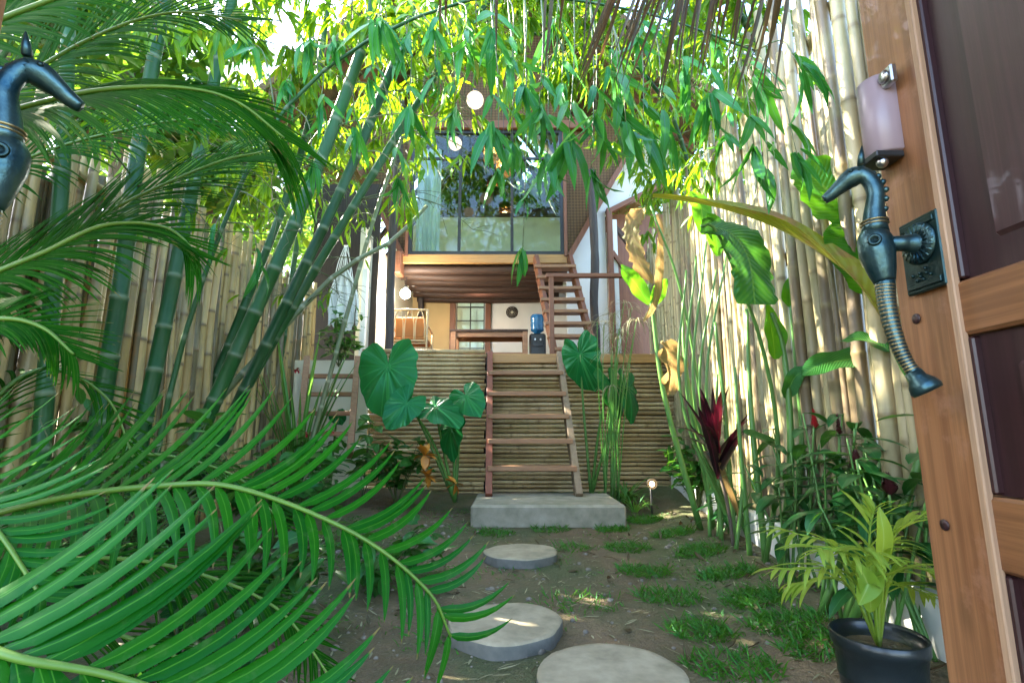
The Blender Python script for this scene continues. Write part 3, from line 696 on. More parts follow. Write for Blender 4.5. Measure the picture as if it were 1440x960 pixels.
# ------------------------------------------------------------------ entrance doors (open, seen from the gateway)
def entrance_door(name,label,X,y0,y1,inx):          # face at x=X looking towards inx; free edge at y1
    t_=thing(name,label,'door',(X,y0,0)); th=.045; xc=X-inx*th/2
    st=.118
    for y in (y1-st/2,y0+st/2):
        m=MB(); m.box((xc,y,1.08),(th,st,2.16),bev=.004); o=m.build('stile',M['door'],t_)
    m=MB(); m.box((X+inx*.003,y1-st-.006,1.08),(.012,.014,2.15),bev=.002); m.build('pale_bead',M['strip'],t_)
    ya,yb=y0+st+.001,y1-st-.001
    for z0,z1 in ((0.0,.2),(.70,.805),(1.045,1.13),(2.03,2.159)):
        m=MB(); m.box((xc+inx*.002,(ya+yb)/2,(z0+z1)/2),(th,yb-ya,z1-z0),bev=.005); m.build('rail',M['door_rail'],t_)
    for z0,z1 in ((.202,.698),(.807,1.043),(1.132,2.028)):
        m=MB(); m.box((xc-inx*.004,(ya+yb)/2,(z0+z1)/2),(.03,yb-ya-.004,z1-z0)); q=m.build('panel',M['plum_dk'],t_)
        m=MB(); m.box((xc,(ya+yb-.03)/2,(z0+z1)/2),(.034,yb-ya-.11,z1-z0-.09),bev=.012); m.build('raised_field',M['plum'],q)
        m=MB()
        for yy in (ya+.006,yb-.014): m.box((xc+inx*.012,yy,(z0+z1)/2),(.02,.012,z1-z0-.004),bev=.003)
        m.build('panel_moulding',M['plum_dk'],q)
    m=MB()
    for z in (.12,.75,1.09,1.55): m.lathe([(.0001,.0),(.009,0),(.009,.0015),(.0001,.0015)],(X+inx*.001,y1-.04,z),12,axis=(inx,0,0))
    m.build('dowel',M['plum_dk'],t_)
    return t_
def horse_handle(door,X,y,zc,inx,k=1.0):
    # profile in the plane of d (out from the door) and z
    d=unit(A3(inx*.80,.60,0)); b=A3(X+inx*.075,y,zc); s_=np.cross(d,A3(0,0,1))
    def q(a,z): return b+d*a*k+A3(0,0,1)*z*k
    m=MB()
    neck=[q(.004,.03),q(.001,.07),q(-.004,.105),q(.004,.133),q(.018,.146)]
    m.tube(spline(neck,14),np.interp(np.linspace(0,1,14),[0,.35,.75,1],[.021,.0145,.0135,.016])*k,14)
    head=[q(.008,.142),q(.026,.143),q(.046,.131),q(.064,.118),q(.075,.112)]
    m.tube(spline(head,12),np.interp(np.linspace(0,1,12),[0,.25,.6,.85,1],[.014,.019,.0125,.010,.0085])*k,12)
    body=[q(.004,.036),q(.006,.015),q(.004,-.012),q(.001,-.045),q(-.001,-.062)]
    m.tube(spline(body,14),np.interp(np.linspace(0,1,14),[0,.2,.45,.8,1],[.018,.027,.028,.020,.0165])*k,16)
    tail=[q(-.001,-.058),q(.000,-.10),q(-.004,-.15),q(-.013,-.195),q(-.028,-.232)]
    m.tube(spline(tail,22),np.interp(np.linspace(0,1,22),[0,.5,.85,1],[.0155,.0125,.0105,.011])*k,12)
    m.lathe([(.013*k,-.012*k),(.014*k,0),(.021*k,.010*k),(.024*k,.020*k),(.022*k,.026*k),(.0001,.027*k)],q(-.028,-.232),18,axis=unit(q(-.043,-.262)-q(-.028,-.232)))
    h=m.build('horse_handle',M['metal_teal'],door)
    m=MB()
    for e in (-1,1):
        p=q(.012,.160)+s_*e*.010*k
        m.tube([p,p+A3(0,0,1)*.016*k-d*.002,p+A3(0,0,1)*.034*k-d*.005*k],[.006*k,.0052*k,.001],8)
    m.build('horse_ear',M['metal_teal'],h)
    m=MB()
    for e in (-1,1): m.ball(q(.028,.149)+s_*e*.016*k,.0042*k,10,8); m.ball(q(.074,.114)+s_*e*.006*k,.003*k,8,6)
    for e in (-1,1): m.lathe([(.006*k,0),(.0085*k,.002),(.011*k,0)],q(.006,.008)+s_*e*.030*k,16,axis=s_*e)
    m.build('horse_eye',M['metal_dk'],h)
    m=MB()
    for i in range(9):
        s=i/8; c=spline(neck,9)[i]; m.ball(c-d*(.016*k)*(1-.1*s),.0055*k,8,6)
    m.build('horse_mane',M['metal_teal'],h)
    m=MB(); tp=spline(tail,30)
    for i in range(2,29):
        T=unit(tp[i]-tp[i-1]); r=float(np.interp(i/29,[0,.5,.85,1],[.0155,.0125,.0105,.011]))*k
        m.lathe([(r-.001,-.0022*k),(r+.0013*k,0),(r-.001,.0022*k)],tp[i],14,axis=T)
    m.build('tail_coil',M['brass'] if k<.99 else M['metal_teal'],h)
    m=MB()
    for dz in (0,.006): m.lathe([(.019*k,-.002),(.0222*k,0),(.019*k,.002)],q(.003,.044+dz),18,axis=(0,0,1))
    m.build('collar',M['brass'],h)
    # square plate, rosette and stem
    yp=y+.0; pc=A3(X+inx*.006,yp-.005,zc-.012)
    m=MB(); m.box(pc,(.010,.082,.128),bev=.003)
    for z in (-.052,.052): m.box(pc+A3(inx*.006,0,z),(.004,.07,.010),bev=.001)
    pl=m.build('back_plate',M['metal_dk'],door)
    m=MB(); m.lathe([(.034,0),(.036,.004),(.028,.008),(.017,.007),(.013,.03),(.012,.055)],pc+A3(inx*.004,0,.018),24,axis=(inx*1,.0,0)); 
    for i in range(20):
        t=2*math.pi*i/20; m.tube([pc+A3(inx*.012,.016*math.cos(t),.018+.016*math.sin(t)),pc+A3(inx*.009,.034*math.cos(t),.018+.034*math.sin(t))],.0025,5)
    m.build('rosette',M['metal_teal'],pl)
    m=MB()
    for i in range(9):
        t=i*2.4; r_=.006+.0022*i; m.ball(pc+A3(inx*.006,r_*math.cos(t),-.038+r_*.6*math.sin(t)),.003,6,5)
    m.build('plate_relief',M['metal_dk'],pl)
D1=entrance_door('wooden_door','open door leaf with plum panels, lilac lock and full horse handle',.70,.12,.905,-1)
horse_handle(D1,.70,.83,1.205,-1,.96)
m=MB(); V=[]; n=14
ya=.872
for z in (1.395,1.398,1.545,1.548):
    q=.9 if z in (1.395,1.548) else 1.0
    for i in range(n+1):
        t=math.pi*i/n; V.append((.70-.042*q*math.sin(t)**.7,ya+.032*q*math.cos(t),z))
Fs=[(j*(n+1)+i,j*(n+1)+i+1,(j+1)*(n+1)+i+1,(j+1)*(n+1)+i) for j in range(3) for i in range(n)]+[tuple(range(n+1))[::-1],tuple(range(3*(n+1),4*(n+1)))]
m.add(V,Fs); lk=m.build('lock_case',M['lilac'],D1)
m=MB(); m.box((.682,.832,1.53),(.012,.03,.035),bev=.003); m.lathe([(.009,0),(.012,.004),(.009,.007)],(.676,.832,1.53),14,axis=(-1,0,0)); m.build('lock_bracket',M['steel'],lk)
m=MB(); m.box((.672,.865,1.385),(.05,.055,.012),bev=.002); m.build('lock_foot',M['blackpl'],lk); m=MB(); m.ball((.664,.85,1.373),.010,10,8); m.build('lock_knob',M['steel'],lk)
D2=entrance_door('wooden_door','open door leaf of which only the horse handle and an orange edge show',-.712,-.13,.632,1)
horse_handle(D2,-.712,.585,1.225,1,.93)
# ------------------------------------------------------------------ bamboo
BL=[leaf_local(1,.195*R.uniform(.85,1.2),4,1,'lance',.22,R.uniform(.15,1.0),R.uniform(-.2,.2)) for _ in range(10)]
def both(a,b):
    for V,U in zip(b.V,b.U): a.V.append(V); a.U.append(U)
    a.F+=[tuple(i+a.n for i in f) for f in b.F]; a.M+=[1]*len(b.F); a.S+=b.S; a.n+=b.n; return a
def rnd3(r): return A3(r.gauss(0,1),r.gauss(0,1),r.gauss(0,1))
def hidden(p):                                    # keep the view of the loft and deck open, as the clearing in the grove does
    x,y=pix(p)
    if any(abs(x-a)<24 and abs(y-b)<24 for a,b in ((668,141),(640,202),(690,214),(708,233),(570,413))): return True
    for (ax,ay,bx,by) in ((290,590,510,70),(338,560,562,70),(352,535,618,100)):
        f=((x-ax)*(bx-ax)+(y-ay)*(by-ay))/((bx-ax)**2+(by-ay)**2)
        if 0<f<1 and p[1]<4.6 and math.hypot(x-ax-f*(bx-ax),y-ay-f*(by-ay))<26: return True
    if 380<x<570 and 235<y<420 and (x*7.31+y*3.17)%1<.62: return True
    return (585<x<800 and 248<y<500 and p[1]<9) or (465<x<508 and 375<y<500) or (280<x<470 and 255<y and p[1]<4.2) or (505<x<690 and 400<y<520) or (690<x<860 and 330<y<520) or (x<380 and y>430)
def spray(mb,p,d,n,L,rng,check=True):
    d=unit(d); s=unit(np.cross(d,A3(0,0,1)+.01*rnd3(rng)))
    for i in range(n):
        a=lerp(-1.15,1.15,(i+.5)/n)+rng.uniform(-.15,.15)
        dd=d*math.cos(a)+s*math.sin(a)+A3(0,0,-.45-.25*rng.random())+.12*rnd3(rng)
        l=L*rng.uniform(.7,1.15)
        if check and (hidden(p+unit(dd)*l) or hidden(p+unit(dd)*l*.4)): continue
        place(mb,rng.choice(BL),p+.02*rnd3(rng)*L*2,dd,A3(0,0,1)+.35*rnd3(rng),l)
def branch(ms,ml,p0,d0,L,rng,leafL=.2,dens=1.0,droop=.5,r=.007,check=True,tn=5):
    n=9; p=np.asarray(p0,float); d=unit(d0); pts=[p]
    for i in range(n):
        d=unit(d+A3(0,0,-droop*.16)+.07*rnd3(rng)); p=p+d*L/n; pts.append(p)
    ms.tube(pts,np.linspace(r,.002,n+1),5)
    for i in range(2,n+1):
        for k in range(2 if rng.random()<.6*dens else 1):
            if rng.random()>dens and i<n: continue
            T=unit(pts[i]-pts[i-1]); o=unit(np.cross(T,rnd3(rng))); td=unit(T*.6+o*.8+A3(0,0,-.15)); tl=rng.uniform(.06,.24)*leafL/.2
            e=pts[i]+td*tl; ms.tube([pts[i],(pts[i]+e)/2+A3(0,0,.01),e],[.0025,.002,.0012],4)
            spray(ml,e,td+A3(0,0,-.1),rng.randint(tn-1,tn+2),leafL,rng,check)
    spray(ml,pts[-1],d,tn+1,leafL,rng,check)
def culm(label,ctrl,r0,r1,seed,nb,leafL=.2,zmin=2.1,mat='culm',leafm='bleaf',bl=(.6,1.4),name='bamboo',dens=.9,bias=(.35,-.1,.1),zmax=99,node=.34,group='green bamboo culms'):
    rng=random.Random(seed); c=[np.asarray(q,float) for q in ctrl]
    d=c[1]-c[0]; t=-c[0][2]/max(d[2],.2); c=[c[0]+d*t*.92]+c if c[0][2]>.15 else c; c[0][2]=0.0
    pts=spline(c,60); t_=thing(name,label,'bamboo',tuple(c[0]),group)
    m=MB(); bamboo_tube(m,pts,r0,r1,node,14 if r0>.03 else 8,1.09,rng=rng); m.build('culm',M[mat],t_)
    ms,ml=MB(),MB(); cand=[i for i in range(60) if zmin<pts[i][2]<zmax]
    for b in range(nb):
        i=rng.choice(cand); a=rng.uniform(0,6.283)
        dd=A3(math.cos(a),math.sin(a),rng.uniform(-.1,.6))+np.array(bias)
        branch(ms,ml,pts[i],dd,rng.uniform(*bl),rng,leafL,dens,rng.uniform(.4,1.2))
    if ml.n: both(ml,ms).build('foliage',[M[leafm],M['twig']],t_)
    return t_
culm('thick leaning green culm, the one of the big three nearest the tan fence',[P(290,590,3.6),P(420,300,3.7),P(500,95,3.85),P(545,-60,4.1),P(640,-240,4.6)],.054,.036,1,18,.23,2.7,bias=(.3,.35,.2))
culm('thick green culm leaning in the middle of the three big ones',[P(338,560,3.9),P(482,262,4.0),P(556,85,4.2),P(625,-80,4.5),P(730,-230,5)],.047,.03,2,22,.23,2.8,bias=(.35,.3,.2))
culm('thick green culm leaning the most, lowest of the three big ones',[P(352,535,4.1),P(497,290,4.2),P(612,108,4.4),P(700,-10,4.6),P(860,-100,4.8),P(1010,-80,4.7)],.044,.02,3,48,.24,2.8,bias=(.3,.1,.15))
culm('thin grey green culm slanting low across the hammock',[P(350,515,4.4),P(470,388,4.6),P(552,338,4.8),P(600,290,5.0)],.034,.018,4,7,.16,2.0,mat='culm_pale',bl=(.3,.7),zmax=3)
culm('upright blue green culm before the tan fence, second from the photo edge',[P(140,590,3.0),P(172,390,3.05),P(196,200,3.1),P(250,-100,3.3)],.052,.04,5,8,.18,2.4)
culm('upright blue green culm before the tan fence, just left of the big leaning ones',[P(203,590,3.2),P(243,400,3.3),P(300,120,3.4),P(345,-80,3.6)],.050,.036,6,10,.19,2.4)
culm('dark green culm half hidden by cycad fronds near the photo edge',[P(60,600,2.8),P(75,400,2.8),P(90,200,2.8),P(100,-60,2.9)],.045,.035,7,4,.18,2.6)
culm('slender green culm standing behind the three big leaning ones',[P(300,540,5.0),P(425,210,5.1),P(470,-40,5.3),P(520,-200,5.5)],.045,.03,8,28,.23,2.8)
culm('pale slender culm nearest the house post, hung with small leaves',[P(480,470,5.8),P(545,250,5.9),P(640,20,6.1),P(760,-120,6.3)],.030,.018,9,22,.18,2.9,mat='culm_pale',bl=(.5,1.2))
culm('green culm behind the pale fence, arching over the garden from the sunny side',[(2.6,4.6,0),(2.55,4.5,2.0),(2.3,4.2,4.2),(1.5,3.9,5.2),(.5,3.8,5.4)],.045,.02,10,34,.23,3.3,bias=(-.4,-.1,.1))
culm('green culm behind the far end of the pale fence, drooping over the house wing',[(2.9,7.0,0),(2.8,6.9,2.5),(2.3,6.5,5.0),(1.4,6.2,6.0),(.2,6,6.1)],.045,.02,11,44,.23,4.2,bias=(-.3,-.2,0))
culm('slender culm rising out of the grove at the fence corner',[P(395,500,6.5),P(440,250,6.4),P(560,-20,6.3),P(760,-130,6.3),P(900,-120,6.2)],.04,.02,12,50,.23,3.4)
# low hanging sprays close to the viewer: branches of one arching thin culm
t_=thing('bamboo','thin arching culm with big dark leaves hanging closest before the house','bamboo',(-1.9,2.7,0),'green bamboo culms')
rng=random.Random(21); c=[A3(-1.9,2.7,0),A3(-1.75,2.75,1.6),A3(-1.3,2.8,2.9),A3(-.3,2.8,3.55),A3(.7,2.8,3.5),A3(1.5,2.8,3.2)]
m=MB(); bamboo_tube(m,spline(c,50),.016,.006,.3,8); m.build('culm',M['culm'],t_)
ms,ml=MB(),MB(); sp=spline(c,50)
for (px,py,Y,L,n,dx) in ((612,106,2.7,.22,6,.1),(758,150,2.4,.24,6,.0),(838,165,2.3,.28,6,.0),(880,172,2.3,.28,7,.25),(905,185,2.4,.27,7,.5),(832,236,2.4,.23,5,.1),(735,352,2.7,.19,5,-.1),(700,236,2.9,.22,6,.1),(440,232,2.8,.20,6,.2),(300,325,2.7,.2,4,-.1),(365,372,2.7,.19,4,.2),
   (790,120,2.6,.24,6,.2),(1060,205,2.5,.26,7,.0),(1020,190,2.7,.22,6,-.3),(560,250,3.0,.2,6,.2),(655,60,2.6,.24,7,.2),(720,80,2.6,.24,7,-.2),(860,95,2.6,.25,7,.3),(960,100,2.7,.24,7,.1),(400,120,2.8,.22,6,.2),(470,60,2.8,.22,6,.3),(1125,95,2.3,.22,5,.7),(1120,215,2.4,.24,6,.6),(500,180,3.0,.2,6,.3),(570,60,2.8,.22,7,-.2),(780,40,2.7,.24,7,0),(1000,60,2.9,.22,6,.3),(350,60,2.9,.22,6,.2),(690,175,2.7,.27,7,.1),(640,150,2.8,.26,6,-.3),(735,120,2.5,.3,7,.3),(800,190,2.5,.3,6,-.1),(870,140,2.4,.32,7,.2),(930,160,2.5,.3,7,.3),(575,150,2.8,.25,6,.2),(520,110,2.8,.25,6,.1),(690,40,2.5,.28,7,.1),(610,40,2.6,.27,7,.2),(900,50,2.6,.28,7,-.2),(1060,110,2.7,.28,7,.2),(1080,240,2.6,.27,6,.3),(1000,130,2.6,.3,7,-.2),(430,60,2.8,.25,6,.2),(450,150,2.8,.24,6,.2),(530,30,2.7,.26,7,.2),(770,215,2.6,.28,6,-.3),(720,200,2.8,.25,6,.2)):
    L*=1.12*rng.uniform(.78,1.15); h=P(px,py,Y); i=int(np.argmin([np.linalg.norm((s-h)*A3(1,1,.5)) for s in sp])); s0=sp[i]
    mid=(s0*.4+h*.6)+A3(.02,0,.12); ms.tube(spline([s0,mid,h],8),[.005,.0048,.0045,.004,.0035,.003,.0025,.002],5)
    spray(ml,h,A3(dx,-.15,-.55),n,L,rng,False); spray(ml,lerp(mid,h,.6),A3(dx+.2,-.3,-.2),3,L*.8,rng,False)
both(ml,ms).build('foliage',[M['bleaf2'],M['twig']],t_)
# yellow leaf clumps of new bamboo shoots by the leaning ladder
def strap_plant(label,c,n,L,W,mat,seed,spread=.6,bend=1.0,name='strappy_plant',cat='plant',group=None,up=1.0):
    rng=random.Random(seed); c=np.asarray(c,float); m=MB()
    for i in range(n):
        a=rng.uniform(0,6.283); sp_=rng.uniform(.15,1)*spread; l=L*rng.uniform(.6,1.15)
        d=A3(math.cos(a)*sp_,math.sin(a)*sp_,up)
        place(m,leaf_local(l,W*rng.uniform(.7,1.2),7,1,'strap',.3,rng.uniform(.5,1.5)*bend,rng.uniform(-.2,.2)),c+A3(math.cos(a),math.sin(a),0)*.03,d,A3(-math.cos(a),-math.sin(a),.6))
    return solo(name,m,M[mat],label,cat,group)
strap_plant('yellow green upright strappy clump between the big culms and the leaning ladder',G(392,640,0)*0+A3(-2.45,6.0,.05),26,2.0,.05,'spider',41,.16,.35)

# ------------------------------------------------------------------ cycads
def frond(parent,ctrl,N,L0,seed,n=34,W=.02,a0=42,a1=78,mat='cycad',vee=.2,s0=.08,bot=1.0,grav=.10,W_end=.6,curl=None,af=.55,top=1.0,prof=.55,nseg=46):
    rng=random.Random(seed); pts=spline(ctrl,nseg); T=np.gradient(pts,axis=0); N=unit(N); m=MB()
    seg=np.concatenate([[0],np.cumsum(np.linalg.norm(np.diff(pts,axis=0),axis=1))]); tot=seg[-1]
    for k in range(n):
        s=lerp(s0,.995,k/(n-1)); s=min(.995,max(s0,s+rng.uniform(-.3,.3)/n)); p=np.array([np.interp(s*tot,seg,pts[:,i]) for i in range(3)]); t=unit([np.interp(s*tot,seg,T[:,i]) for i in range(3)])
        for sg in (-1,1):
            S=unit(np.cross(t,N))*sg; Nn=unit(np.cross(np.cross(t,N),t))
            ln=L0*(bot if sg>0 else top)*min(1,.55+s*2.2)*(1-prof*max(0,s-.45)/.55)*rng.uniform(.86,1.06)
            A0=rad(lerp(a0,a0*af,s)+rng.uniform(-4,4)); A1=rad(lerp(a1,a1*(af+.05),s)+rng.uniform(-5,5))
            ns=7; q=p.copy(); V=[];U=[]
            w0=W*rng.uniform(.88,1.1)*lerp(1,W_end,s); g=0
            vv=vee*rng.uniform(.6,1.3)
            for i in range(ns+1):
                f=i/ns; a=lerp(A0,A1,f); d=t*math.cos(a)+(S*math.cos(vv)+Nn*math.sin(vv)*(1-1.3*f))*math.sin(a)+A3(0,0,-1)*(grav if sg>0 or curl is None else -curl)*f
                d=unit(d)
                if i: q=q+d*ln/ns
                b=unit(np.cross(d,Nn)); w=SHAPES['sickle'](min(f,.985))*w0/2
                if i==0: w*=.6
                for j in (-1,0,1):
                    V.append(q+b*w*j-Nn*(.18*w if j else 0)*1.0); U.append((.5+.5*j,f))
            m.add(V,[(i*3+j,i*3+j+1,(i+1)*3+j+1,(i+1)*3+j) for i in range(ns) for j in (0,1)],U)
    fo=m.build('frond',M[mat],parent)
    r=MB(); r.tube(pts+unit(N)*.004,np.linspace(.0085,.003,nseg),8); r.build('rachis',M['rachis'],fo)
    return fo
def cycad(label,base,top,seed):
    t_=thing('cycad',label,'cycad',tuple(base)); m=MB(); rng=random.Random(seed)
    z=np.linspace(base[2],top[2],26); m.tube([(lerp(base[0],top[0],i/25),lerp(base[1],top[1],i/25),z[i]) for i in range(26)],[.12*(1+.12*(-1)**i) for i in range(26)],16)
    m.build('trunk',M['trunk'],t_); return t_
C1=cycad('low cycad with glossy comb fronds reaching over the path in front',A3(-1.55,1.25,0),A3(-1.5,1.25,.42),1)
hub=A3(-1.5,1.25,.48)
frond(C1,[P(-260,800,1.25),P(40,712,1.22),P(230,684,1.22),P(345,690,1.24),P(500,752,1.27),P(600,830,1.30),P(634,896,1.32)],(.12,-.62,.72),.36,1,n=35,W=.033,a0=46,a1=76,bot=.68,s0=.2,grav=.45,prof=.45,curl=.45,vee=.1,af=.8)
frond(C1,[P(-300,880,.80),P(-60,905,.80),P(40,930,.80),P(170,955,.82),P(330,1015,.84),P(480,1120,.86)],(.05,-.60,.75),.36,2,n=22,W=.036,a0=40,a1=64,bot=.7,s0=.2,grav=.2,curl=.5,vee=.1,af=.8)
frond(C1,[P(-330,760,1.0),P(-140,690,.98),P(-30,720,.95),P(60,840,.93)],(.1,-.55,.7),.27,3,n=24,W=.026,bot=.7,curl=.5)
frond(C1,[hub,P(0,800,1.45),P(200,790,1.6),P(380,850,1.7),P(470,960,1.72)],(0,-.3,.95),.30,4,n=36,W=.022,mat='cycad2',grav=.4)
frond(C1,[hub,P(60,690,1.7),P(200,640,1.9),P(330,670,2.05),P(400,740,2.1)],(-.1,-.35,.9),.28,5,n=34,W=.017,mat='cycad2',grav=.2)
frond(C1,[hub,P(-40,600,1.5),P(60,520,1.7),P(150,560,1.8),P(190,650,1.85)],(-.2,-.5,.8),.26,6,n=30,W=.017,mat='cycad2',grav=.25)
frond(C1,[hub,P(-60,860,1.2),P(120,880,1.35),P(280,940,1.45),P(380,1010,1.5)],(0,-.2,.95),.28,7,n=32,W=.018,mat='cycad2',grav=.5)
C2=cycad('tall cycad with long drooping fronds crossing in front of the tan fence',A3(-1.75,1.55,0),A3(-1.7,1.5,1.25),2)
hub=A3(-1.68,1.5,1.32)
frond(C2,[P(-330,300,1.25),P(-80,190,1.22),P(45,150,1.2),P(150,128,1.2),P(260,126,1.22),P(335,146,1.25),P(400,196,1.28)],(.05,-.80,.55),.48,11,n=92,W=.0165,mat='cycad2',a0=36,a1=52,s0=.2,grav=.5,top=.6,prof=.35)
frond(C2,[P(-300,560,1.5),P(-60,420,1.5),P(60,352,1.52),P(170,290,1.58),P(300,232,1.66),P(370,215,1.7)],(.0,-.75,.6),.48,12,n=84,W=.015,mat='cycad2',a0=42,a1=66,grav=.30,prof=.35)
frond(C2,[P(-300,520,1.3),P(-40,400,1.3),P(60,358,1.32),P(150,318,1.36),P(235,322,1.42),P(280,360,1.44)],(.05,-.8,.5),.42,13,n=74,W=.014,mat='cycad2',a0=44,a1=72,grav=.28,bot=1,top=.6)
frond(C2,[P(-260,500,1.1),P(-90,470,1.1),P(0,450,1.12),P(60,462,1.14),P(105,500,1.16)],(.05,-.7,.6),.24,14,n=46,W=.014,mat='cycad2',a0=40,a1=74,grav=.35)
frond(C2,[P(-300,200,1.0),P(-60,60,1.05),P(80,0,1.1),P(200,-40,1.15),P(330,-60,1.2)],(.1,-.75,.5),.3,15,n=40,W=.024,mat='cycad2',a0=44,a1=70,grav=.5)
frond(C2,[P(-300,330,1.6),P(-40,160,1.6),P(120,60,1.65),P(240,20,1.7),P(340,30,1.75)],(.05,-.85,.4),.46,16,n=70,W=.02,mat='cycad2',a0=46,a1=70,grav=.35)
frond(C2,[P(-300,380,1.9),P(0,240,2.0),P(150,190,2.1),P(300,170,2.2),P(400,220,2.3)],(.05,-.8,.5),.44,17,n=64,W=.016,a0=46,a1=70,grav=.35,mat='cycad2')
frond(C2,[P(-200,120,1.3),P(-20,10,1.35),P(60,-60,1.4),P(120,-140,1.4)],(.2,-.8,.4),.34,18,n=34,W=.022,mat='cycad2',a0=48,a1=70,grav=.3)

# ------------------------------------------------------------------ gate roof edge with dried frond
t_=thing('gate_roof','thatched gate roof edge fringed with dark dried palm leaflets overhead','roof',(0,1.0,2.75))
m=MB(); m.box((.1,.55,2.78),(3.6,2.1,.12)); m.build('roof',M['thatch'],t_)
m=MB(); rng=random.Random(17)
for i in range(64):
    px=rng.choice([rng.uniform(690,1115),rng.uniform(760,1110),rng.uniform(860,1110),rng.uniform(380,700) if rng.random()<.35 else rng.uniform(900,1100)])
    ln=rng.uniform(35,160)*(1 if px>860 else .75)*(.45 if px<690 else 1); Y=rng.uniform(1.62,2.05); sl=(.35 if 830<px<960 else .22 if px>960 else .04)+rng.uniform(-.08,.08)
    a=P(px+30*sl*2,-90,Y); b=P(px-ln*sl*1.3,ln,Y+rng.uniform(-.1,.1)); mid=(a+b)/2+A3(rng.uniform(-.02,.02),0,0)
    blade(m,[a,mid,b],rng.uniform(.010,.024),(rng.uniform(-.6,.6),-1,.1),'needle',1,.4,.0,8,rng=rng)
m.build('dried_fringe',M['brownleaf'],t_)
m=MB()
for k in range(4): m.tube([P(640+k*140,-95,1.75),P(790+k*140,-95,1.8)],.012,6)
m.build('fringe_batten',M['twig'],t_)

# ------------------------------------------------------------------ taro
def taro(label,base,leaves,seed,group='taro plants'):
    t_=thing('taro_plant',label,'taro',tuple(base),None); rng=random.Random(seed)
    for c,d,nrm,sz in leaves:
        m=MB(); heart(m,c,d,nrm,sz,rng=rng); m.build('leaf',M['taro'],t_)
        m=MB(); c=np.asarray(c,float); mid=lerp(np.asarray(base,float),c,.55)+A3(0,.04,.05)-unit(d)*.05
        m.tube(spline([base,mid,c+A3(0,0,-.01)],12),np.linspace(.022,.010,12),8); m.build('petiole',M['petiole'],t_)
b=A3(*(P(640,690,6.2)[:2]),.08)
taro('big taro with broad heart shaped leaves before the bamboo skirt',b,[
 (P(545,515,5.9)+A3(0,0,.0),(.10,-.35,-.9),(-.15,-.95,.35),.66),
 (P(572,566,5.7),(-.35,-.3,-.5),(.35,-.75,.55),.36),
 (P(612,572,5.9),(.55,-.5,-.3),(.1,-.55,.8),.46),
 (P(655,556,6.0),(.35,-.5,-.45),(-.3,-.7,.6),.36),
 (P(634,600,6.0),(.0,-.3,-.8),(-.7,-.7,.2),.40)],1)
b=A3(*(P(830,640,6.7)[:2]),.08)
taro('taro with two upright folded leaves on the sunny side of the stair',b,[
 (P(816,498,6.6),(.22,-.15,-.95),(-.62,-.72,.2),.52),(P(858,540,6.4),(.30,-.2,-.9),(.62,-.72,.2),.44),(P(884,545,6.3),(.12,-.2,-.9),(.75,-.6,.2),.44)],2)
b=A3(*(P(466,640,6.6)[:2]),.08)
taro('small taro with one round leaf in front of the leaning ladder',b,[(P(474,583,6.5),(.3,-.4,-.3),(.1,-.9,.4),.2)],3)

# ------------------------------------------------------------------ heliconias and banana leaves by the pale fence
def helic(label,base,stalks,leaves,name='heliconia',cat='heliconia'):
    t_=thing(name,label,cat,tuple(base)); rng=random.Random(len(leaves)*7+int(base[1]*10))
    for pts,r in stalks:
        m=MB(); m.tube(spline(pts,16),np.linspace(r,r*.5,16),8); m.build('stalk',M['petiole'],t_)
    for path,W,nrm,mat,kw in leaves:
        m=MB(); k=dict(kw); blade(m,path,W,nrm,k.pop('shape','banana'),k.pop('nx',3),k.pop('fold',.2),k.pop('ruffle',.05),k.pop('n',20),rng=rng,**k)
        m.build('leaf',M[mat],t_,)
b=A3(1.42,2.35,.05)
helic('heliconia with one long withering yellow brown leaf arching far across the fence',b,
 [([b,P(1300,620,2.2),P(1262,500,2.2),P(1240,440,2.25)],.02),([b+A3(.05,.1,0),P(1275,560,2.4),P(1250,470,2.4)],.016),([b+A3(0,.2,0),P(1262,560,2.5),P(1228,330,2.55)],.016)],
 [([P(1248,462,2.2),P(1215,408,2.3),P(1165,364,2.45),P(1085,318,2.7),P(1000,290,2.9),P(918,277,3.05)],.27,(.25,-.55,.75),'banana_old',dict(fold=.45,n=34,ruffle=.05,nx=4)),
  ([P(1228,335,2.55),P(1190,295,2.6),P(1150,255,2.65),P(1120,232,2.7)],.40,(-.3,-.85,.4),'banana',dict(tear=.25)),
  ([P(1250,415,2.45),P(1225,375,2.5),P(1195,335,2.55),P(1172,312,2.6)],.32,(-.3,-.85,.3),'banana',dict()),
  ([P(1265,500,2.3),P(1235,484,2.35),P(1205,476,2.4),P(1182,480,2.45)],.13,(.0,-.6,.8),'banana_dk',dict()),
  ([P(1225,498,2.6),P(1190,506,2.6),P(1155,512,2.6),P(1128,528,2.6)],.13,(.1,-.75,.6),'banana_dk',dict())])
b=A3(1.66,3.35,.05)
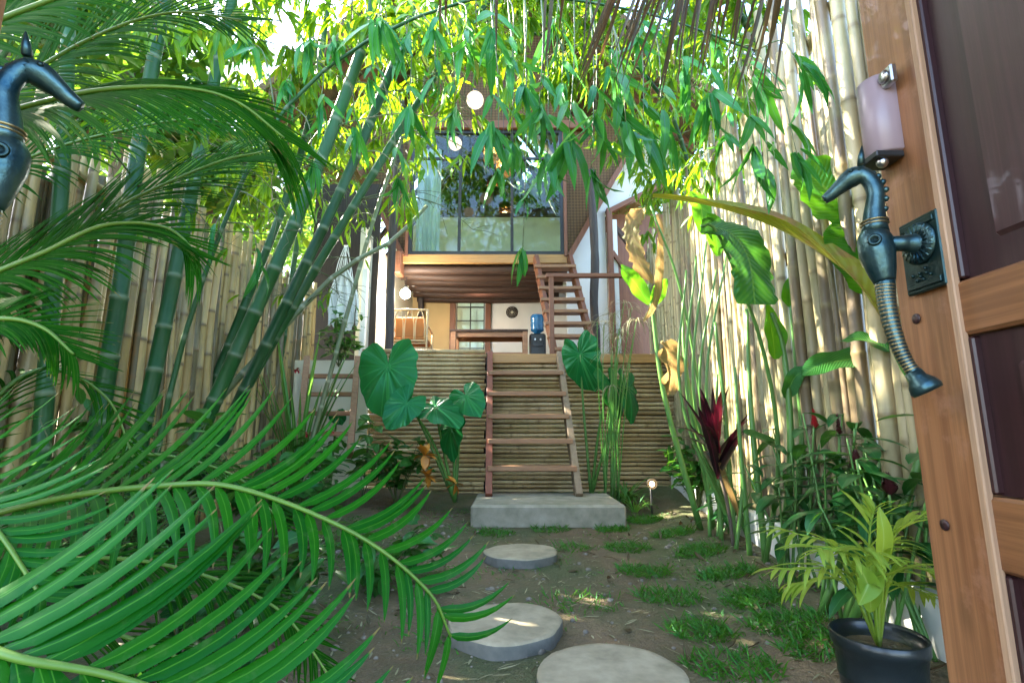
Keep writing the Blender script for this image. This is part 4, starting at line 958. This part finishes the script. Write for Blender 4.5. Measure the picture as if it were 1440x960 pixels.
helic('heliconia with thick green stalks and one torn dark leaf hanging before the fence',b,
 [([b,P(1112,640,3.2),P(1103,500,3.2),P(1085,440,3.2)],.026),([b+A3(.06,.05,0),P(1128,640,3.3),P(1120,520,3.3),P(1112,430,3.3)],.022),([b+A3(-.05,.1,0),P(1095,640,3.3),P(1070,480,3.2),P(1010,330,3.0),P(985,318,3.0)],.016)],
 [([P(986,318,3.0),P(1025,326,3.0),P(1052,362,2.98),P(1062,428,2.96)],.36,(.25,-.9,.3),'banana_dk',dict(shape='torn',tear=.3,fold=.05,ruffle=.07,n=26,nx=4)),
  ([P(1110,432,3.3),P(1111,412,3.3),P(1112,388,3.3)],.12,(-.1,-1,.1),'banana',dict(shape='oval')),
  ([P(1090,505,3.2),P(1086,470,3.2),P(1078,428,3.2)],.17,(.2,-.95,.1),'banana',dict(shape='oval',fold=.4)),
  ([P(1105,560,3.2),P(1118,530,3.15),P(1140,518,3.1)],.10,(.1,-.8,.5),'banana_dk',dict())])
b=A3(1.62,4.6,.05)
helic('heliconia by the spotlight with a browned hanging leaf and two short green ones',b,
 [([b,P(935,560,4.6),P(918,440,4.6),P(912,400,4.6)],.028),([b+A3(.1,0,0),P(985,560,4.6),P(955,400,4.5),P(915,290,4.4)],.018),([b+A3(.15,.1,0),P(965,520,4.6),P(960,420,4.7)],.022)],
 [([P(912,428,4.55),P(898,405,4.55),P(885,388,4.5),P(874,372,4.5)],.17,(-.2,-.9,.3),'banana',dict(shape='oval')),
  ([P(916,430,4.6),P(926,410,4.6),P(938,392,4.6)],.15,(.4,-.9,.1),'banana',dict(shape='oval')),
  ([P(905,292,4.4),P(888,320,4.38),P(898,365,4.36),P(918,398,4.35)],.19,(-.4,-.85,.1),'dryleaf',dict(ruffle=.16,tear=.45,n=30)),
  ([P(925,300,4.5),P(928,350,4.45),P(922,420,4.45),P(905,452,4.4)],.10,(.4,-.85,.1),'dryleaf',dict(ruffle=.12,tear=.3)),
  ([P(935,480,4.7),P(945,510,4.6),P(940,555,4.6)],.3,(.4,-.85,.1),'dryleaf',dict(ruffle=.16,tear=.4))])
b=A3(1.72,4.1,.05)
helic('tall thin heliconia stalks in a bundle beside the dark red cordyline',b,
 [([b+A3(.03*i,.06*(i%3),0),P(958+9*i,560,4.1),P(965+14*i,380-20*(i%3),4.1)],.017) for i in range(5)],
 [([P(990+20*i,330+30*i,4.1),P(985+20*i,290+30*i,4.05),P(970+24*i,270+30*i,4.0)],.16,(-.3,-.9,.2),'banana',dict(shape='oval')) for i in range(2)]+
 [([P(1040,760-30,3.9),P(1010,640,3.9),P(1005,560,3.9)],.05,(.3,-.9,.1),'dryleaf',dict())])
b=A3(1.70,3.85,.05)
helic('row of cut bare stalks between the cordyline and the thick stalked heliconia',b,
 [([A3(1.58+.03*(i%3),4.3-.16*i,.04),A3(1.6+.02*(i%4),4.3-.16*i,.5+.25*(i%3)),A3(1.62+.05*(i%2),4.3-.15*i,.95+.4*((i*7)%3))],.016+.004*(i%3)) for i in range(6)],
 [([P(1068,690,3.6),P(1062,680,3.55),P(1066,660,3.5)],.08,(.2,-.9,.2),'banana',dict(shape='oval')),([P(1110,640,3.4),P(1080,620,3.3),P(1045,606,3.25)],.10,(.1,-.7,.7),'banana_dk',dict())])
# papyrus-like dry plant by the stair
t_=thing('papyrus','papyrus clump with dry pale drooping threads beside the stair','papyrus',tuple(A3(*P(855,660,6.1)[:2],.08)))
rng=random.Random(5); ms,ml=MB(),MB(); b=A3(*P(855,660,6.1)[:2],.08)
for i in range(16):
    e=P(rng.uniform(838,905),rng.uniform(425,545),rng.uniform(5.5,6.1)); s=b+A3(rng.uniform(-.12,.12),rng.uniform(-.1,.1),0)
    ms.tube(spline([s,lerp(s,e,.6)+A3(-.02,0,.05),e],10),np.linspace(.009,.004,10),5)
    for k in range(16):
        a=rng.uniform(0,6.28); place(ml,leaf_local(rng.uniform(.22,.42),.007,5,1,'needle',.1,rng.uniform(1.2,2.2)),e,A3(math.cos(a),math.sin(a),.5),(0,0,1))
both(ml,ms).build('foliage',[M['straw'],M['spider']],t_)
# cordyline
t_=thing('cordyline','dark red cordyline among the green stalks by the white kerb wall','cordyline',(1.62,3.95,.05)); rng=random.Random(6)
b=A3(1.62,3.95,.05); hd=P(1008,650,3.95); m=MB(); m.tube(spline([b,lerp(b,hd,.5)+A3(.02,0,0),hd],8),.014,8); m.build('stem',M['bark'],t_)
for i in range(22):
    a=rng.uniform(0,6.28); s=rng.uniform(.15,.8); m=MB(); place(m,leaf_local(rng.uniform(.34,.6),rng.uniform(.06,.085),8,2,'lance',.35,rng.uniform(.1,.6)*s*2),hd+A3(0,0,.012*i-.12),A3(math.cos(a)*s,math.sin(a)*s,1-.2*s),(-math.cos(a),-math.sin(a),.3)); m.build('leaf',M['ti'],t_)
# ginger row
def ginger(label,b,seed,n,h,cones,hw=.3):
    t_=thing('ginger_plant',label,'ginger'.replace('ginger','plant'),tuple(b),None); rng=random.Random(seed); ms,ml=MB(),MB()
    for i in range(n):
        a=rng.uniform(0,6.28); top=b+A3(math.cos(a)*hw*rng.random(),math.sin(a)*hw*rng.random(),h*rng.uniform(.6,1.1)); s0=b+A3(rng.uniform(-.1,.1),rng.uniform(-.1,.1),0)
        pt=spline([s0,lerp(s0,top,.6),top],10); ms.tube(pt,np.linspace(.009,.004,10),6)
        for k in range(3,10):
            d=A3(math.cos(k*2.4+a),math.sin(k*2.4+a),.25); place(ml,leaf_local(rng.uniform(.15,.25),rng.uniform(.05,.075),5,2,'oval',.2,rng.uniform(.5,1.2),rng.uniform(-.2,.2)),pt[k],d,(0,0,1))
    both(ml,ms).build('foliage',[M['ginger'],M['petiole']],t_)
    for (px,py,Y,r,hh,mt) in cones:
        c=P(px,py,Y); m=MB()
        m.tube(spline([b,lerp(b,c,.6),c],8),.006,6); m_s=len(m.F)
        for k in range(36):
            s=k/36; aa=k*2.4; place(m,leaf_local(r*1.3,r*.9,3,1,'oval',.4,-.6),c+A3(0,0,-hh/2+hh*s),A3(math.cos(aa),math.sin(aa),.5+s),(0,0,1),1-.5*s)
        m.M[:m_s]=[1]*m_s; m.build('flower_cone',[M[mt],M['petiole']],t_)
ginger('glossy dark ginger plant with a small red flower cone, below the torn leaf',A3(1.62,3.0,.06),1,9,.85,[(1145,590,2.9,.03,.10,'red')])
ginger('dark ginger plant with a dull red round cone, behind the lime palm',A3(1.55,2.55,.06),2,11,.85,[(1205,655,2.3,.05,.09,'darkred'),(1179,598,2.5,.022,.10,'darkred')])
ginger('dark ginger plant squeezed between the lime palm and the door edge',A3(1.50,2.15,.06),3,10,.85,[(1250,685,2.1,.045,.07,'darkred')],.25)
ginger('low dark leafy plant under the cordyline',A3(1.72,4.3,.06),4,6,.45,[])
# lime palm in the black pot
pc=G(1234,890,.26); pc[2]=0
t_=thing('plant_pot','ribbed black plastic plant pot standing by the open door','pot',tuple(pc))
m=MB(); m.lathe([(.0001,.0),(.105,.0),(.112,.06),(.116,.065),(.114,.07),(.119,.13),(.122,.135),(.120,.14),(.126,.215),(.134,.225),(.136,.26),(.131,.263),(.128,.25),(.122,.22),(.0001,.215)],pc,36); m.build('pot',M['pot'],t_)
m=MB(); V=[(pc[0],pc[1],.224)]+[(pc[0]+.123*math.cos(t),pc[1]+.123*math.sin(t),.218) for t in np.linspace(0,6.283,25)[:-1]]; m.add(V,[(0,1+k,1+(k+1)%24) for k in range(24)]); m.build('potting_soil',M['soil'],t_)
t_=thing('lime_palm','young lime green palm with arching narrow leaflets growing in the black pot','palm',(pc[0],pc[1],.22)); rng=random.Random(8)
b=A3(pc[0],pc[1],.22)
for (px,py,dy,hx) in ((1105,745,.0,.5),(1095,800,-.1,.5),(1230,715,.0,.6),(1310,715,-.1,.6),(1318,800,-.1,.55),(1310,835,.05,.5),(1150,770,-.22,.6),(1210,770,-.2,.5),(1265,760,.12,.6),(1120,820,.1,.5)):
    e=P(px,py,1.80+dy); mid=lerp(b,e,.5)+A3(0,0,.10)-A3((e-b)[0]*.22,0,0)
    pt=spline([b,mid,e],20); m=MB()
    for k in range(7,20):
        for sg in (-1,1):
            T=unit(pt[k]-pt[k-1]); S=unit(np.cross(T,A3(0,0,1)))*sg
            if (k-7)%2==0 or k>16: place(m,leaf_local(rng.uniform(.10,.17)*(1.2 if k<15 else .85),rng.uniform(.016,.024),6,1,'lance',.3,rng.uniform(.5,1.2)),pt[k],T*.8+S*.65+A3(0,0,.12),(0,0,1))
    m.build('frond',M['lime'],t_); m=MB(); m.tube(pt,np.linspace(.006,.002,20),6); m.build('petiole',M['lime'],t_)
for (px,py,qx,qy,W) in ((1225,860,1205,790,.07),(1238,800,1236,712,.05),(1225,790,1208,850,.075)):
    m=MB(); a=P(px,py,1.72); e=P(qx,qy,1.68); blade(m,[a,lerp(a,e,.5)+A3(0,-.02,.01),e],W,(-.2,-.95,.3),'oval',2,.3,.02,12); m.build('leaf',M['lime'],t_)

# ------------------------------------------------------------------ strappy plants, shrubs
strap_plant('fountain of green strappy leaves beside the lit spotlight',A3(*G(880,715)[:2],.06),60,.55,.022,'spider',51,.9,1.3)
strap_plant('second strappy clump, just behind the spotlight and nearer the kerb wall',A3(*G(925,690)[:2],.06),46,.6,.024,'spider',52,.8,1.2)
strap_plant('strappy grassy clump beside the last stair stringer',A3(*G(838,690)[:2],.08),36,.5,.018,'spider',53,.7,1.1)
strap_plant('narrow leafed clump low between the concrete slab and the strappy fountain',A3(*G(893,725)[:2],.04),26,.28,.014,'spider',54,.9,1.2)
def shrub(label,c,rx,h,n,L,W,seed,mat='shrub',extra=None,shape='oval'):
    rng=random.Random(seed); c=np.asarray(c,float); t_=thing('shrub',label,'shrub',tuple(c)); ms,ml=MB(),MB()
    tips=[]
    for i in range(max(4,n//14)):
        a=rng.uniform(0,6.28); r=rx*math.sqrt(rng.random()); e=c+A3(math.cos(a)*r,math.sin(a)*r,h*rng.uniform(.45,1.05)); pt=spline([c,lerp(c,e,.5)+A3(0,0,.06*h),e],8); ms.tube(pt,np.linspace(.008,.003,8),5); tips.append(pt)
    for i in range(n):
        pt=rng.choice(tips); p=pt[rng.randint(3,7)]+.04*rnd3(rng); d=A3(rng.gauss(0,1),rng.gauss(0,1),rng.uniform(-.2,.6)); l=L*rng.uniform(.6,1.2)
        place(ml,leaf_local(l,W*l/L,4,1,shape,.25,rng.uniform(.2,.9)),p,d,A3(0,0,1)+.3*rnd3(rng))
    both(ml,ms).build('foliage',[M[mat],M['twig']],t_)
    if extra:
        for (px,py,Y,r,mt) in extra:
            m=MB(); q=P(px,py,Y)
            for k in range(9): place(m,leaf_local(r,r*.6,3,1,'oval',.3,.4),q,rnd3(rng),(0,0,1))
            m.build('flower',M[mt],t_)
shrub('dark leafy shrub under the big taro with a few orange leaves',A3(*P(560,650,5.9)[:2],.08),.45,.75,150,.2,.09,61,extra=[(597,640,5.6,.16,'orange'),(600,670,5.6,.13,'orange'),(640,680,5.7,.13,'orange')])
shrub('yellowish shrub standing at the foot of the leaning ladder',A3(*P(512,640,6.2)[:2],.08),.2,.95,60,.2,.1,62,mat='spider')
shrub('low shrub with red flowers under the hammock, beside the leaning ladder',A3(*P(430,660,5.6)[:2],.08),.5,.7,170,.15,.07,63,extra=[(465,605,5.4,.06,'red'),(418,520,5.6,.05,'red'),(432,610,5.4,.04,'red')])
shrub('dark broad leafed shrub at the foot of the big leaning culms',A3(-1.75,3.9,.06),.55,.75,200,.17,.085,64)
shrub('fine leafed pale shrub beneath the cycad before the tan fence',A3(-2.0,2.7,.06),.5,.85,420,.16,.016,65,mat='spider',shape='lance')
shrub('dark shrub against the tan fence behind the cycads',A3(-2.3,3.4,.06),.5,.9,200,.18,.08,66)
shrub('dark bushy shrub under the hammock beside the dark boards',A3(-2.35,6.9,1.75),.3,.7,160,.16,.06,67)
shrub('small glossy shrub behind the stair on the sunny side',A3(*P(985,680,6.4)[:2],.06),.35,.6,120,.15,.07,68)
shrub('dense leafy bush at the far end of the pale fence',A3(1.95,5.6,.06),.35,.8,170,.17,.075,69)
shrub('bushy low plant beside the tip of the reaching cycad frond',A3(-.75,3.2,.03),.35,.3,110,.13,.06,70)
shrub('leafy undergrowth bush between the cycads and the path',A3(-1.2,2.4,.05),.5,.45,190,.15,.06,71)
shrub('dark leafy bush in the corner under the reaching frond, close to the path',A3(-1.05,1.75,.03),.35,.3,130,.13,.055,72,mat='ginger')

# ------------------------------------------------------------------ grass
def clump(px,py,label,n=230,rx=.15,h=.072,seed=0,group='grass tufts planted in rows'):
    c=G(px,py,.0); c[2]=ground_z(c[0],c[1])-.005; rng=random.Random(seed); m=MB()
    for i in range(n):
        a=rng.uniform(0,6.28); r=rx*math.sqrt(rng.random()); p=c+A3(math.cos(a)*r*1.2,math.sin(a)*r,0); b=rng.uniform(0,6.28); k=rng.uniform(.2,1.2)
        p[2]=ground_z(p[0],p[1])-.004
        place(m,leaf_local(h*rng.uniform(.5,1.3),rng.uniform(.004,.0075),3,1,'strap',.2,rng.uniform(.3,1.4)),p,A3(math.cos(b)*k,math.sin(b)*k,1),(math.cos(b+2),math.sin(b+2),.2))
    return solo('grass_tuft',m,M['grass'],label,'grass tuft',group)
ordn=['first','second','third','fourth','fifth','sixth','seventh']
for i,(px,py) in enumerate(((905,733),(948,755),(985,783),(1022,815),(1064,852),(1108,888),(1165,925))):
    clump(px,py,ordn[i]+' green tuft counted from the concrete slab, in the row nearest the fence',seed=i,rx=.135+.02*R.random(),n=430)
for i,(px,py) in enumerate(((862,744),(882,771),(906,804),(938,840),(985,888),(1030,940))):
    clump(px,py,ordn[i]+' green tuft counted from the concrete slab, in the row nearest the stepping stones',seed=20+i,rx=.125+.03*R.random(),n=330)
clump(775,744,'grass tuft touching the front face of the concrete slab',seed=40); clump(695,750,'grass tuft at the slab corner near the first stepping stone',seed=41,n=180)
clump(800,772,'thin grass tuft beside the stepping stone closest to the slab',seed=42,n=110); clump(815,850,'sparse grass tuft beside the middle stepping stone',seed=43,n=120,rx=.2)
m=MB(); rng=random.Random(77)
for i in range(9000):
    x=rng.uniform(-1.6,1.7); y=rng.uniform(1.3,6.2)
    if mnoise.noise(Vector((x*2.1,y*2.1,5)))<rng.uniform(-.05,.35)+(.02 if .0<x<1.3 else -.10): continue
    b=rng.uniform(0,6.28); k=rng.uniform(.3,1.4)
    place(m,leaf_local(rng.uniform(.02,.055),rng.uniform(.004,.008),2,1,'strap',.2,.8),(x,y,ground_z(x,y)-.003),A3(math.cos(b)*k,math.sin(b)*k,1),(math.cos(b+2),math.sin(b+2),.2))
tag(m.build('short_grass',M['grass']),kind='stuff',label='short sparse grass creeping over the damp soil')
m=MB(); rng=random.Random(78)
for i in range(900):
    x=rng.uniform(-1.3,1.75); y=rng.uniform(1.3,5.6); b=rng.uniform(0,6.28)
    place(m,leaf_local(rng.uniform(.02,.10),rng.uniform(.004,.014),3,1,'lance',.2,rng.uniform(-.3,.5)),(x,y,ground_z(x,y)+.006),A3(math.cos(b),math.sin(b),.05),(0,0,1))
tag(m.build('leaf_litter',M['straw']),kind='stuff',label='scattered dry leaf bits on the soil')

m=MB(); rng=random.Random(79)
for i in range(520):
    x=rng.uniform(-1.3,1.75); y=rng.uniform(1.25,5.8); r=rng.choice([.006,.008,.01,.013,.02])*rng.uniform(.7,1.2); m.ball((x,y,ground_z(x,y)+r*.15),r,7,5,sz=rng.uniform(.5,.8))
tag(m.build('pebbles',M['pebble']),kind='stuff',label='small stones and crumbs of earth lying on the soil')
m=MB(); rng=random.Random(80)
for i in range(170):
    x=rng.uniform(-1.3,1.8); y=rng.uniform(1.3,5.8); b=rng.uniform(0,6.28); l=rng.uniform(.04,.11)
    if rng.random()<.35 and x<1.3: x=RF(y)-rng.uniform(.15,.6)
    place(m,leaf_local(l,l*rng.uniform(.12,.4),5,2,'oval',rng.uniform(.1,.5),rng.uniform(-.9,.5)),(x,y,ground_z(x,y)+.008),A3(math.cos(b),math.sin(b),rng.uniform(-.05,.2)),(rng.uniform(-.3,.3),rng.uniform(-.3,.3),1))
for i in range(60):
    x=rng.uniform(-1.2,1.8); y=rng.uniform(1.3,5.8); b=rng.uniform(0,6.28); l=rng.uniform(.06,.2); z=ground_z(x,y)+.008
    m.tube([(x,y,z),(x+math.cos(b)*l/2,y+math.sin(b)*l/2,z+.006),(x+math.cos(b+.2)*l,y+math.sin(b+.2)*l,z)],.0025,5)
tag(m.build('fallen_leaves',M['brownleaf']),kind='stuff',label='fallen brown leaves and broken twigs scattered on the soil')

# ------------------------------------------------------------------ trees beyond
def tree(label,x,y,h,cr,n,seed,L=.3,name='tree'):
    rng=random.Random(seed); t_=thing(name,label,'tree',(x,y,0),'trees beyond the fences'); m=MB(); c=A3(x,y,h-cr*.7)
    m.tube(spline([(x,y,0),(x+.1,y,h*.4),c],14),np.linspace(.2,.07,14),10)
    cl=[]
    for i in range(16):
        d=unit(rnd3(rng)); q=c+d*cr*rng.uniform(.35,.95)*A3(1,1,.85); m.tube(spline([c-A3(0,0,cr*.5),lerp(c,q,.5)+A3(0,0,-.1),q],8),np.linspace(.05,.012,8),5); cl.append((q,cr*rng.uniform(.25,.48)))
    m.build('trunk',M['bark'],t_); ml=MB()
    LL=[leaf_local(1,.36,2,1,'oval',.2,rng.uniform(.1,.8)) for _ in range(4)]
    for i in range(n):
        q,r=rng.choice(cl); p=q+unit(rnd3(rng))*r*rng.random()**.4; place(ml,rng.choice(LL),p,A3(rng.gauss(0,1),rng.gauss(0,1),rng.uniform(-.7,.3)),A3(0,0,1)+.5*rnd3(rng),L*rng.uniform(.6,1.3))
    ml.build('crown',M['tree'],t_)
tree('tree beyond the tan fence, its bright crown behind the tall cycad',-5.2,5.6,6.6,2.0,1900,1)
tree('tall shady tree beyond the tan fence, nearest the gateway',-4.4,2.6,7.2,1.9,2200,11)  # added to keep direct sun off the open door
tree('tallest tree beyond the tan fence, rising over the cycads',-5.4,4.4,10.8,1.7,1800,12,.34)  # added; its crown shades the near upper part of the pale fence
for q_,(yy,zz) in enumerate(((3.6,5.4),(5.2,5.7),(6.9,5.6))): tree(['low bushy tree hanging just over the tan fence, the closest of three','low bushy tree hanging just over the tan fence, between two others','low bushy tree hanging just over the tan fence, closest to the house'][q_],-4.35,yy,zz,1.15,1100,50+q_,.28)  # three trees added to keep sun off the foreground soil and stones
tree('leafy tree beyond the tan fence near the house corner',-4.9,9.2,7.2,2.2,1900,2)
tree('broad tree behind the house seen through the loft windows',-.3,14.0,9.8,3.0,9000,3,.5)
tree('tall tree behind the house on the tan fence side',-5.2,14,8.5,2.6,2000,4,.36)
tree('tree beyond the pale fence by the house wing',5.6,10.5,8.0,2.4,2000,5,.34)
# ------------------------------------------------------------------ camera, light, render settings
cam=bpy.data.cameras.new('camera'); co=bpy.data.objects.new('camera',cam); COL.objects.link(co); scene.camera=co
cam.sensor_width=36; cam.lens=36*F/1440; cam.clip_start=.02; cam.clip_end=400
co.location=(0,0,CAM_H); co.rotation_euler=(rad(90)+PITCH,0,0)
w=bpy.data.worlds.new('World'); scene.world=w; w.use_nodes=True; nt=w.node_tree; nt.nodes.clear()
sky=nt.nodes.new('ShaderNodeTexSky'); sky.sky_type='NISHITA'; sky.sun_disc=False
SUN=unit(A3(-.74,.30,.66)); el=math.asin(SUN[2]); az=math.atan2(SUN[0],SUN[1])
sky.sun_elevation=el; sky.sun_rotation=az; sky.air_density=1.0; sky.dust_density=1.5
bg=nt.nodes.new('ShaderNodeBackground'); bg.inputs[1].default_value=.15; wo=nt.nodes.new('ShaderNodeOutputWorld')
nt.links.new(sky.outputs[0],bg.inputs[0]); nt.links.new(bg.outputs[0],wo.inputs[0])
sl=bpy.data.lights.new('sun','SUN'); sl.energy=4.8; sl.angle=rad(.5); sl.color=(1,.90,.72); so=bpy.data.objects.new('sun',sl); COL.objects.link(so)
so.rotation_euler=Vector(tuple(-SUN)).to_track_quat('-Z','Y').to_euler(); so.location=(-10,4,12)
vs=scene.view_settings; vs.view_transform='Standard'; vs.look='None'; vs.gamma=1; vs.use_curve_mapping=False; vs.exposure=3.7
cy=scene.cycles; cy.max_bounces=7; cy.diffuse_bounces=4; cy.glossy_bounces=3; cy.transmission_bounces=4; cy.transparent_max_bounces=8; cy.use_denoising=True; cy.sample_clamp_indirect=6
cy.caustics_reflective=False; cy.caustics_refractive=False
